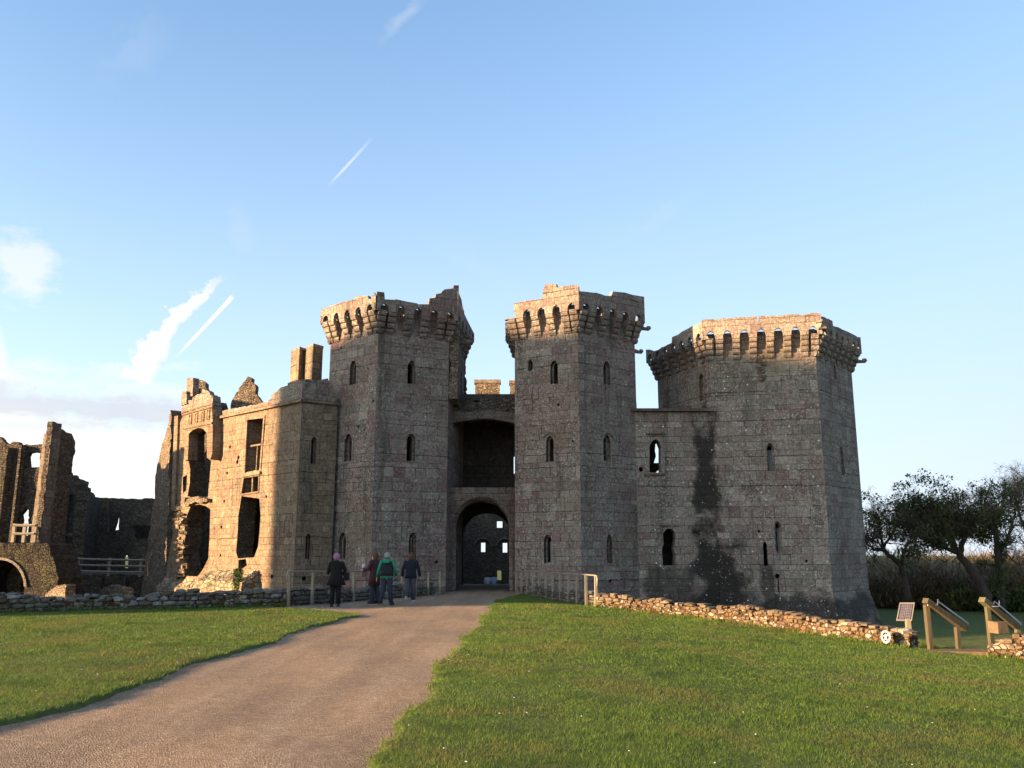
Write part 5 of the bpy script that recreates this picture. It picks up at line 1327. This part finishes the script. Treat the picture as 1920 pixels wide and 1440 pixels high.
stair_rail((1744.5, 1134, 1217), (1798, 1176, 1218), (1735, 1126), (1809, 1179), 21.9, 'sloping timber stair handrail on two posts between the low walls')
stair_rail((1859, 1137, 1212), (1912, 1180, 1222), (1841, 1124), (1908, 1180), 21.6, 'sloping timber stair handrail at the right edge, behind the wall end')
p = at(1785, 1221, 21.7); mb = MB(); mb.box((p.x, p.y, p.z - .5), 1.7, .5, .53, rad(-8), .02); o = mb.build('stone_step', M_ST1, origin=p); tag(o, 'pinkish stone kerb step in the gap between the low walls', 'step')
p = at(1873, 1187, 20.9); mb = MB(); mb.box((p.x, p.y, p.z), .31, .3, .27, rad(20), .02, .92); o = mb.build('coping_block', M_ST1, origin=p); tag(o, 'square dressed stone block on the wall end by the right stair rail', 'stone block')
# information board
Yb = 23.4; TLp, TRp, BRp, BLp = at(1687, 1130, Yb + .12), at(1715, 1130, Yb + .05), at(1709.5, 1164.5, Yb - .12), at(1680.5, 1164, Yb - .05)
bt = empty('information_board', at(1706, 1200, Yb), 'framed information board of small pictures tilted on a post behind the right wall', 'sign board')
def quadpt(u, v): return TLp * (1 - u) * v + TRp * u * v + BRp * u * (1 - v) + BLp * (1 - u) * (1 - v)
nq = (TRp - TLp).cross(TLp - BLp).normalized()
if nq.y > 0: nq = -nq
def quadbox(mb, u0, v0, u1, v1, d0, d1):
    vs = [quadpt(u, v) + nq * d for d in (d0, d1) for u, v in ((u0, v0), (u1, v0), (u1, v1), (u0, v1))]
    mb.add(vs, [(0, 3, 2, 1), (4, 5, 6, 7), (0, 1, 5, 4), (1, 2, 6, 5), (2, 3, 7, 6), (3, 0, 4, 7)])
mb = MB(); quadbox(mb, .01, .01, .99, .99, -.03, 0); mb.build('panel', mat_plain('dark_panel', (.03, .034, .034), .4, .1), bt)
mb = MB()
for q4 in ((0, 0, 1, .07), (0, .93, 1, 1), (0, .07, .06, .93), (.94, .07, 1, .93)): quadbox(mb, *q4, -.03, .012)
mb.build('frame', mat_plain('board_frame', (.20, .175, .16), .5, .1), bt)
mb = MB()
for i in range(6):
    for j in range(9): quadbox(mb, .15 + i * .125, .11 + j * .09, .15 + i * .125 + .095, .11 + j * .09 + .062 + (.01 if (i + j) % 3 else 0), .0005, .004)
mb.build('printed_sheet', mat_plain('faded_print', (.13, .11, .14), .5, .35, 22), bt)
mb = MB(); p = quadpt(.78, 0); mb.box((p.x, p.y + .03, p.z - .9), .12, .09, .95); mb.build('post', M_POST, bt)
# round warning sign: pale pink ring, dark disc, falling white figure
c = at(1662, 1194, 22.1); nrm = Vector((-.93, -.36, .06)).normalized(); tx = Vector((0, 0, 1)).cross(nrm).normalized(); ty = nrm.cross(tx)
rs = empty('round_sign', c, 'small round warning sign with a white figure on the sunlit low wall', 'sign')
def disc(r0, r1, d, nm, mt, n=28):
    mb = MB(); vs = []
    for k in range(n): a = 2 * math.pi * k / n; vs += [c + (tx * math.cos(a) + ty * math.sin(a)) * r + nrm * d for r in (r0, r1)]
    vs2 = [v - nrm * .02 for v in vs]; N_ = 2 * n
    fs = []
    for k in range(n):
        a, b = 2 * k, 2 * ((k + 1) % n); fs += [(a, a + 1, b + 1, b), (a + 1, a + 1 + N_, b + 1 + N_, b + 1), (a + N_, b + N_, b + 1 + N_, a + 1 + N_)]
        if r0 > 0.001: fs += [(a, b, b + N_, a + N_)]
    mb.add(vs + vs2, fs); return mb.build(nm, mt, rs, uv=False)
disc(.0005, .112, .02, 'disc', mat_plain('sign_black', (.02, .022, .025), .4, .05)); disc(.110, .155, .026, 'ring', mat_plain('sign_ring', (.62, .42, .40), .45, .08))
fig = [(-.02, .055), (.0, .085), (.025, .055), (.075, .06), (.08, .035), (.03, .015), (.02, -.02), (.06, -.08), (.035, -.095), (.0, -.045), (-.05, -.095), (-.07, -.07), (-.03, -.01), (-.035, .015), (-.08, .0), (-.085, .025), (-.04, .045)]
mb = MB(); vs = [c + tx * a * .82 + ty * b * .9 + nrm * .0225 for a, b in fig]; mb.add(vs, [tuple(range(len(fig)))]); mb.build('figure_symbol', mat_plain('sign_white', (.8, .8, .78), .5, .02), rs, uv=False)
# ---------------------------------------------------------------- trees
def bark(name, c): m = Mat(name, .95); n = m.noise(7, 5, .7); m.col(m.ramp(n, [(.3, tuple(x * .5 for x in c)), (.7, tuple(x * 1.3 for x in c))])); m.bump(n, .6, .03); return m.m
M_BARK = bark('dark_bark', (.062, .048, .036)); M_TWIG = bark('twig_bark', (.085, .060, .045)); M_PALE = bark('pale_twig', (.22, .17, .125))
M_LEAF = mat_blade('evergreen_leaf', [(.2, (.020, .030, .010)), (.5, (.045, .060, .016)), (.8, (.085, .095, .030))], .25)
M_IVY = mat_blade('ivy_leaf', [(.2, (.018, .035, .010)), (.5, (.04, .075, .018)), (.8, (.08, .12, .03))], .2)
def rv(r): 
    while True:
        v = Vector((r.uniform(-1, 1), r.uniform(-1, 1), r.uniform(-1, 1)))
        if .05 < v.length < 1: return v.normalized()
def grow(mb, tw, p, d, ln, r0, lev, r, ends, up=.05, wig=.42, kids=(3, 5)):
    n = 4 if lev > 1 else 3; pts = [p.copy()]; rs_ = [r0]; q = p.copy()
    for k in range(n):
        d = (d + rv(r) * wig * (.5 if lev > 2 else 1) + Vector((0, 0, up))).normalized(); q = q + d * (ln / n); pts.append(q.copy()); rs_.append(max(.006, r0 * (1 - .72 * (k + 1) / n)))
    (mb if lev > 1 else tw).tube(pts, rs_, 6 if lev > 2 else (4 if lev > 1 else 3), cap=False, smooth=lev > 1)
    if lev <= 1: ends.append(pts[-1])
    if lev == 0: return
    for k in range(r.randint(*kids)):
        t = r.uniform(.25, 1.0); i = min(n - 1, int(t * n)); b = pts[i].lerp(pts[i + 1], t * n - i)
        nd = (d * r.uniform(.3, 1.0) + rv(r) * 1.0).normalized(); grow(mb, tw, b, nd, ln * r.uniform(.48, .75), rs_[i] * r.uniform(.45, .65), lev - 1, r, ends, up, wig, kids)
def tree(name, label, base, guides, seed, lev=3, clumps=0, leafm=None, twm=M_TWIG, clr=(.5, 1.0), kids=(3, 5), cl_pts=None, size=.10):
    r = random.Random(seed); t = empty(name, base, label, 'tree'); tr = MB(); tw = MB(); ends = []
    for pts, r0, r1, sub in guides:
        # smooth the guide polyline a little and tube it
        q = [Vector(p) for p in pts]; fine = []
        for i in range(len(q) - 1):
            for k in range(3): fine.append(q[i].lerp(q[i + 1], k / 3) + rv(r) * .06)
        fine.append(q[-1]); rs_ = [r0 + (r1 - r0) * i / (len(fine) - 1) for i in range(len(fine))]
        tr.tube(fine, rs_, 9)
        if sub:
            for k in range(int(sub * 3.0)):
                tt = r.uniform(.3, 1.0) if k else 1.0; i = min(len(fine) - 2, int(tt * (len(fine) - 1))); b = fine[i + 1] if tt == 1 else fine[i]
                d = ((fine[i + 1] - fine[i]).normalized() * .6 + rv(r) + Vector((0, 0, .15))).normalized()
                grow(tr, tw, b, d, r.uniform(.75, 1.45), max(.03, rs_[i] * .5), lev, r, ends, kids=kids)
    tr.build('trunk', M_BARK, t, uv=False)
    tw.build('crown', twm, t, uv=False)
    if leafm:
        lf_ = MB(); cents = [e for e in ends if r.random() < clumps] + (cl_pts or [])
        for c_ in cents:
            R_ = r.uniform(*clr)
            for k in range(int(70 * R_ * R_ / .5)):
                v = rv(r) * (R_ * r.random() ** .4); v.z *= .8; p = c_ + v; s_ = r.uniform(.6, 1.3) * size; a, b = rv(r) * s_, rv(r) * s_ * .6
                lf_.add([p - a, p + b, p + a, p - b], [(0, 1, 2, 3)])
        lf_.build('foliage', leafm, t, uv=False)
    return t
Y1 = 58
w = lambda x, y, dy=0: at(x, y, Y1 + dy)
tree('leaning_tree', 'large leaning old tree with a dense spreading dark crown, right of the corner tower', w(1856, 1150), [
    ([w(1858, 1152), w(1850, 1118), w(1838, 1094), w(1825, 1073), w(1810, 1055), w(1799, 1040), w(1788, 1024)], .32, .22, 0),
    ([w(1788, 1024), w(1778, 1004, .5), w(1764, 990, 1), w(1748, 978, 1.5), w(1728, 965, 2)], .24, .07, 7),
    ([w(1788, 1024), w(1782, 1000, -.6), w(1784, 978, -1.2), w(1776, 956, -1.6)], .2, .06, 6),
    ([w(1799, 1040), w(1806, 1016, .8), w(1812, 996, 1.2), w(1828, 978, 1.5), w(1842, 962, 2)], .2, .06, 7),
    ([w(1795, 1036), w(1770, 1026, -1), w(1748, 1018, -1.5), w(1722, 1006, -2), w(1700, 985, -2)], .16, .05, 7),
    ([w(1788, 1022), w(1760, 985, -2.2), w(1735, 968, -2.8), w(1706, 950, -3)], .15, .05, 6),
    ([w(1812, 1000), w(1832, 990, -1.2), w(1858, 984, -1.5)], .13, .05, 5)], 11, 3, .026, M_LEAF, kids=(4, 5), clr=(.35, .8),
    cl_pts=[w(1740, 985, -2), w(1760, 970), w(1818, 962, -1), w(1836, 975, 1), w(1800, 975, 1), w(1722, 1000, -2), w(1712, 975, -2)])
w = lambda x, y, dy=0: at(x, y, 55 + dy)
tree('small_tree', 'smaller crooked dark tree close against the corner tower', w(1700, 1130), [
    ([w(1702, 1130), w(1698, 1090), w(1690, 1062), w(1678, 1048), w(1664, 1038), w(1656, 1028)], .2, .12, 1),
    ([w(1656, 1028), w(1652, 1005, .5), w(1650, 985, .8), w(1640, 970, 1)], .1, .04, 7),
    ([w(1660, 1034), w(1640, 1030, -1), w(1628, 1022, -1), w(1618, 1010, -1)], .09, .035, 5),
    ([w(1692, 1066), w(1694, 1040, -.5), w(1702, 1018, -.8), w(1712, 1000, -1)], .12, .04, 6),
    ([w(1656, 1028), w(1672, 1000, -.8), w(1684, 982, -1)], .09, .035, 6)], 23, 3, .03, M_LEAF, clr=(.3, .6), kids=(3, 4),
    cl_pts=[w(1640, 975), w(1650, 990), w(1672, 1008), w(1660, 1000, -1), w(1714, 1040, -1), w(1706, 1060), w(1630, 990)])
w = lambda x, y, dy=0: at(x, y, 60 + dy)
tree('ivy_clad_tree', 'upright tree with an ivy-wrapped trunk beside the leaning tree', w(1876, 1150), [
    ([w(1878, 1150), w(1875, 1100), w(1872, 1060), w(1870, 1020), w(1866, 985), w(1862, 950)], .3, .12, 3),
    ([w(1872, 1045), w(1888, 1010, 1), w(1900, 975, 1), w(1906, 940, 1)], .15, .05, 7),
    ([w(1870, 1010), w(1852, 985, -1), w(1846, 955, -1), w(1850, 930, -1)], .12, .04, 6),
    ([w(1867, 985), w(1880, 950), w(1884, 925)], .1, .04, 6)], 35, 3, .03, M_IVY, clr=(.3, .6), kids=(3, 4),
    cl_pts=[w(1876 + rnd.uniform(-9, 9), y, rnd.uniform(-.6, .3)) for y in range(1015, 1130, 6)] + [w(1868 + rnd.uniform(-14, 14), y, rnd.uniform(-.6, .3)) for y in range(1040, 1120, 9)])
w = lambda x, y, dy=0: at(x, y, 66 + dy)
tree('bare_tree', 'tall pale bare tree with fine upright twigs at the right edge', w(1935, 1150), [
    ([w(1936, 1150), w(1934, 1080), w(1930, 1010), w(1926, 960)], .3, .12, 5),
    ([w(1930, 1010), w(1912, 970, 1), w(1904, 930, 1), w(1908, 905)], .13, .03, 8),
    ([w(1928, 990), w(1945, 950), w(1950, 900)], .13, .03, 7),
    ([w(1926, 960), w(1920, 920), w(1918, 895)], .1, .03, 7),
    ([w(1934, 1080), w(1900, 1050, -1), w(1880, 1030, -1)], .1, .03, 6)], 47, 3, 0, None, twm=M_PALE, kids=(3, 5))
# thicket behind the trees: twiggy mass
def thicket(name, label, n, x0, x1, y0, y1, hh, mat, wd, seed):
    X = rn.uniform(x0, x1, n); Y = rn.uniform(y0, y1, n); hm = 1 + .16 * np.sin(X * .9) + .12 * np.sin(X * 2.3 + Y)
    base = full_z(X, Y); z0_ = base + rn.random(n) ** .8 * hh * .74 * hm
    return blades_mesh(name, np.stack([X, Y, z0_], 1), hh * .26 * hm * rn.uniform(.4, 1.15, n), rn.uniform(.5, 1.4, n) * wd, rn.uniform(.3, 2.2, n), mat, label, seg=1)
M_THK = mat_blade('thicket_twig', [(.2, (.065, .046, .028)), (.45, (.125, .088, .052)), (.65, (.20, .14, .08)), (.85, (.28, .20, .115))], .1)
thicket('thicket', 'brown bare twiggy undergrowth filling the space beneath the trees', 90000, 17, 66, 61, 72, 3.1, M_THK, .07, 1)
thicket('thicket', 'far brown scrub behind the castle', 50000, 20, 110, 74, 96, 4.1, M_THK, .12, 2)
thicket('ivy_undergrowth', 'dark green ivy and brambles low under the trees', 16000, 30, 60, 60, 66, 1.8, M_IVY, .12, 3)
# climbing plants on the range footing
ivy = MB(); r = random.Random(9)
for k in range(900):
    x = 476 + r.gauss(0, 3.2); y = r.uniform(1066, 1120); p = WF.hit(x + (y - 1066) * -.02, y); q = Vector(WF.raw(p[0], p[1], -.5 - r.uniform(.25, .55))); s_ = .06; a, b = rv(r) * s_, rv(r) * s_
    ivy.add([q - a, q + b, q + a, q - b], [(0, 1, 2, 3)])
o = ivy.build('ivy', M_IVY, origin=WF.raw(wf(478, 1090)[0], -1, -.7), uv=False); tag(o, 'small patch of dark ivy climbing the footing of the range', 'ivy')
# ---------------------------------------------------------------- people
def cloth(name, c, rough=.9): m = Mat(name, rough); n = m.noise(26, 4, .6); m.col(m.ramp(n, [(.3, tuple(x * .75 for x in c)), (.7, tuple(x * 1.25 for x in c))])); m.bump(m.noise(9, 3, .5), .35, .02); return m.m
M_SKIN = mat_plain('skin', (.45, .27, .19), .6, .08, 12)
def person(px, py, Y, h, face_deg, label, legs, arms, top, bottom, hair, hat=None, feetc=(.02, .02, .022), coat=None, extras=None):
    """legs/arms in body space: x right, y forward, z up, metres for a 1.7 m figure; face_deg 0 = facing away from the camera (+Y)"""
    g = at(px, py, Y); z0 = float(ground_z(g.x, g.y)) - .04 if Y < 56 else -1.8
    t = empty('person', (g.x, g.y, z0), label, 'person'); k = h / 1.7; R = Matrix.Rotation(rad(face_deg), 3, 'Z')
    P = lambda x, y, z: tuple((R @ Vector((x, y, z))) * k)
    V, E, S = [], [], []
    def v(x, y, z, r, r2=None): V.append(P(x, y, z)); S.append((r * k, (r2 or r) * k)); return len(V) - 1
    def e(a, b): E.append((a, b)); return b
    pel = v(0, 0, .92, .13, .10); wa = e(pel, v(0, 0, 1.06, .12, .09)); ch = e(wa, v(0, .01, 1.25, .14, .10)); sh = e(ch, v(0, 0, 1.38, .11, .08)); nk = e(sh, v(0, .01, 1.45, .055)); 
    h1 = e(nk, v(0, .03, 1.53, .070)); h2 = e(h1, v(0, .02, 1.60, .088, .095)); e(h2, v(0, .01, 1.66, .06))
    nose = e(h1, v(0, .118, 1.555, .016)); e(h1, v(.085, .015, 1.565, .014)); e(h1, v(-.085, .015, 1.565, .014))
    for s_, (kn, an) in zip((-1, 1), legs):
        hp = e(pel, v(s_ * .09, 0, .88, .10)); k_ = e(hp, v(*kn, .062)); a_ = e(k_, v(*an, .042)); to = e(a_, v(an[0] + s_ * .02, an[1] + .13, an[2] - .04, .034, .045))
    hands = []
    for s_, (el, wr) in zip((-1, 1), arms):
        s1 = e(sh, v(s_ * .17, 0, 1.38, .060)); e1 = e(s1, v(*el, .042)); w1_ = e(e1, v(*wr, .028))
        d = (Vector(wr) - Vector(el)).normalized(); pm = Vector(wr) + d * .06; pi_ = e(w1_, v(*pm, .030, .018)); fw = Vector((0, 1, 0)); fw = (fw - d * fw.dot(d)).normalized()
        for j, ln_ in enumerate((.055, .065, .06, .045)):
            o_ = fw * (.024 - .016 * j); a = e(pi_, v(*(pm + d * .035 + o_), .010)); e(a, v(*(pm + d * (.035 + ln_) + o_ * 1.3 - Vector((s_ * .018, 0, 0))), .008))
        e(pi_, v(*(pm + d * .01 + fw * .05), .010)); hands.append(pm)
    me = bpy.data.meshes.new('body'); me.from_pydata(V, E, []); me.materials.append(M_SKIN); o = bpy.data.objects.new('body', me); COL.objects.link(o); o.parent = t
    bm_ = bmesh.new(); bm_.from_mesh(me); bm_.verts.layers.skin.verify(); bm_.to_mesh(me); bm_.free()
    sk = o.modifiers.new('skin', 'SKIN')
    for sv, rr in zip(me.skin_vertices[0].data, S): sv.radius = rr
    me.skin_vertices[0].data[0].use_root = True
    sub = o.modifiers.new('sub', 'SUBSURF'); sub.levels = 1; sub.render_levels = 1
    def tube_part(nm, chains, mat):
        mb = MB()
        for pts, rs_ in chains: mb.tube([Vector(P(*p)) + Vector((g.x, g.y, z0)) for p in pts], [x * k for x in rs_], 12)
        return mb.build(nm, mat, t, uv=False)
    def rings(nm, secs, mat, n=20, pleat=0.0, cap=True):
        mb = MB(); vs = []
        for (z, rx, ry, cx, cy) in secs:
            for j in range(n):
                a = 2 * math.pi * j / n; f = 1 + pleat * math.sin(a * 5 + 1) * max(0, (1.1 - z)); q = Vector(P(cx + rx * f * math.copysign(abs(math.cos(a)) ** .8, math.cos(a)), cy + ry * f * math.copysign(abs(math.sin(a)) ** .8, math.sin(a)), z)); vs.append((q.x + g.x, q.y + g.y, q.z + z0))
        fs = [(i * n + j, i * n + (j + 1) % n, (i + 1) * n + (j + 1) % n, (i + 1) * n + j) for i in range(len(secs) - 1) for j in range(n)]
        fs += [tuple((len(secs) - 1) * n + j for j in range(n)), tuple(reversed(range(n)))]
        mb.add(vs, fs, True); return mb.build(nm, mat, t, uv=False)
    tube_part('trousers', [([(s_ * .085, 0, .96), (s_ * .09, 0, .84), (kn[0], kn[1], kn[2]), (an[0], an[1] + .0, an[2] - .01)], [.11, .112, .080, .072]) for s_, (kn, an) in zip((-1, 1), legs)], bottom)
    mbs = MB()
    for s_, (kn, an) in zip((-1, 1), legs):
        q = Vector(P(an[0] + s_ * .01, an[1] + .05, max(0, an[2] - .08))) + Vector((g.x, g.y, z0)); mbs.box(q, .105 * k, .28 * k, .095 * k, rad(face_deg), .005, .78)
    mbs.build('shoes', cloth('shoe', feetc), t, uv=False)
    hem, flare = coat
    sl = [(1.475, .065, .06, 0, 0), (1.44, .10, .075, 0, 0), (1.405, .185, .095, 0, 0), (1.33, .205, .115, 0, .0), (1.2, .20, .125, 0, .0), (1.06, .18, .12, 0, 0), (.95, .195, .135, 0, 0)]
    sl = [s for s in sl if s[0] > hem] + [(hem, .195 + flare, .14 + flare * .7, 0, 0)]
    rings('coat', sl, top, pleat=.10 if flare > .05 else .0)
    slv = extras.get('sleeve', top) if extras else top
    tube_part('sleeves', [([(s_ * .13, 0, 1.395), (s_ * .185, 0, 1.365), el, wr], [.07, .075, .056, .045]) for s_, (el, wr) in zip((-1, 1), arms)], slv)
    hr = [(1.43 if hair[1] else 1.50, .05, .05, 0, -.02), (1.48, .075, .075, 0, -.018), (1.54, .095, .098, 0, -.014), (1.60, .102, .112, 0, -.004), (1.66, .082, .092, 0, 0), (1.695, .04, .045, 0, 0)]
    if hat: rings('hat', [(1.50, .098, .108, 0, -.006), (1.55, .112, .118, 0, -.004), (1.61, .112, .12, 0, 0), (1.67, .09, .098, 0, 0), (1.71, .035, .04, 0, 0)], hat)
    else: rings('hair', hr, hair[0])
    # eyes and mouth on the face side
    mb = MB()
    for a in (-.032, .032): q = Vector(P(a, .098, 1.575)) + Vector((g.x, g.y, z0)); mb.box(q, .018, .018, .012, rad(face_deg))
    q = Vector(P(0, .096, 1.508)) + Vector((g.x, g.y, z0)); mb.box(q, .045, .012, .008, rad(face_deg)); mb.build('face_features', cloth('face_dark', (.08, .03, .025)), t, uv=False)
    if extras:
        for nm, fn in extras.items():
            if callable(fn): fn(t, lambda x, y, z: Vector(P(x, y, z)) + Vector((g.x, g.y, z0)), rings, k)
    return t
M_BLACK = cloth('black_wool', (.010, .010, .011)); M_JEAN = cloth('dark_jeans', (.030, .038, .055)); M_GJEAN = cloth('grey_jeans', (.060, .065, .080)); M_MAR = cloth('maroon_coat', (.050, .022, .026)); M_GREEN = cloth('green_hoodie', (.018, .20, .10)); M_VEST = cloth('black_gilet', (.018, .020, .026)); M_NAVY = cloth('navy_jacket', (.014, .016, .024))
M_BROWN = cloth('brown_hair', (.10, .050, .030)); M_GREYH = cloth('grey_hair', (.22, .21, .21)); M_PINK = cloth('pink_wool', (.26, .13, .21))
def bag(dx, dy, z, sx, sy, sz, mat, strap=True):
    def f(t, P, rings, k):
        c = P(dx, dy, z); mb = MB(); mb.box(c, sx, sy, sz, .3, .012, .82); mb.build('handbag', mat, t, uv=False)
        if strap: mb = MB(); mb.tube([c + Vector((-sx * .35, 0, sz)), c + Vector((0, 0, sz + .16)), c + Vector((sx * .35, 0, sz))], .010, 5); mb.build('strap', mat, t, uv=False)
    return f
person(628, 1137, 28.1, 1.68, 12, 'person in a pink knitted hat and flared black coat standing at the left handrail',
    [((-.09, .01, .48), (-.10, -.01, .09)), ((.09, .01, .48), (.10, -.01, .09))], [((-.25, .04, 1.12), (-.26, .24, 1.05)), ((.29, .02, 1.14), (.20, .22, 1.02))],
    M_BLACK, M_BLACK, (M_BROWN, False), M_PINK, coat=(.68, .12), extras={'bag': bag(.33, .02, .84, .20, .13, .24, M_BLACK)})
person(701, 1131, 30.2, 1.74, 55, 'person with short brown hair in a long dark maroon coat carrying a patterned bag',
    [((-.08, .03, .48), (-.09, -.02, .09)), ((.09, -.02, .48), (.09, -.12, .10))], [((-.25, .05, 1.14), (-.26, .26, 1.12)), ((.25, .08, 1.14), (.20, .28, 1.14))],
    M_MAR, M_JEAN, (M_BROWN, True), coat=(.60, .03), extras={'bag': bag(-.18, .32, .88, .19, .12, .26, cloth('patterned_bag', (.2, .10, .11))), 'scarf': lambda t, P, rings, k: rings('scarf', [(1.18, .07, .06, -.24, .26), (1.24, .085, .07, -.24, .27), (1.30, .05, .05, -.24, .27)], cloth('pale_scarf', (.55, .42, .46)))})
def vest(t, P, rings, k):
    rings('gilet', [(1.43, .10, .085, 0, -.012), (1.39, .18, .11, 0, -.005), (1.30, .212, .135, 0, 0), (1.2, .222, .145, 0, 0), (1.08, .212, .142, 0, 0), (.93, .222, .155, 0, 0)], M_VEST)
    rings('hood', [(1.34, .10, .05, 0, -.15), (1.39, .125, .075, 0, -.125), (1.44, .12, .085, 0, -.10), (1.475, .085, .075, 0, -.06)], M_GREEN)
person(724, 1132, 29.4, 1.74, -4, 'person with grey hair in green hooded top and black gilet walking towards the gate',
    [((-.12, .06, .50), (-.17, -.12, .13)), ((.10, .05, .48), (.14, .10, .08))], [((-.27, -.02, 1.12), (-.33, .03, .88)), ((.27, .02, 1.13), (.27, .15, .95))],
    M_GREEN, M_JEAN, (M_GREYH, False), coat=(.86, .0), extras={'vest': vest, 'sleeve': M_GREEN})
person(769, 1127, 31.8, 1.76, 2, 'person with brown hair in a dark navy jacket and grey jeans walking nearest the gate',
    [((-.10, -.02, .49), (-.12, -.20, .20)), ((.09, .05, .48), (.11, .06, .08))], [((-.27, -.02, 1.13), (-.30, .04, .88)), ((.27, .0, 1.13), (.32, .08, .88))],
    M_NAVY, M_GJEAN, (M_BROWN, True), coat=(.82, .02), feetc=(.30, .30, .30))
stand = [((-.09, .01, .48), (-.10, 0, .09)), ((.09, .01, .48), (.10, 0, .09))]; hang = [((-.26, 0, 1.12), (-.29, .05, .90)), ((.26, 0, 1.12), (.29, .05, .90))]
person(914, 1110, 76, 1.70, 0, 'distant person in a pale striped top seen through the gate arch', stand, hang, cloth('pale_top', (.62, .60, .64)), M_JEAN, (M_BROWN, False), coat=(.9, 0))
person(926, 1110, 76, 1.72, 0, 'distant person in a light blue top seen through the gate arch', stand, hang, cloth('blue_top', (.42, .50, .72)), M_JEAN, (M_BROWN, False), coat=(.85, 0))
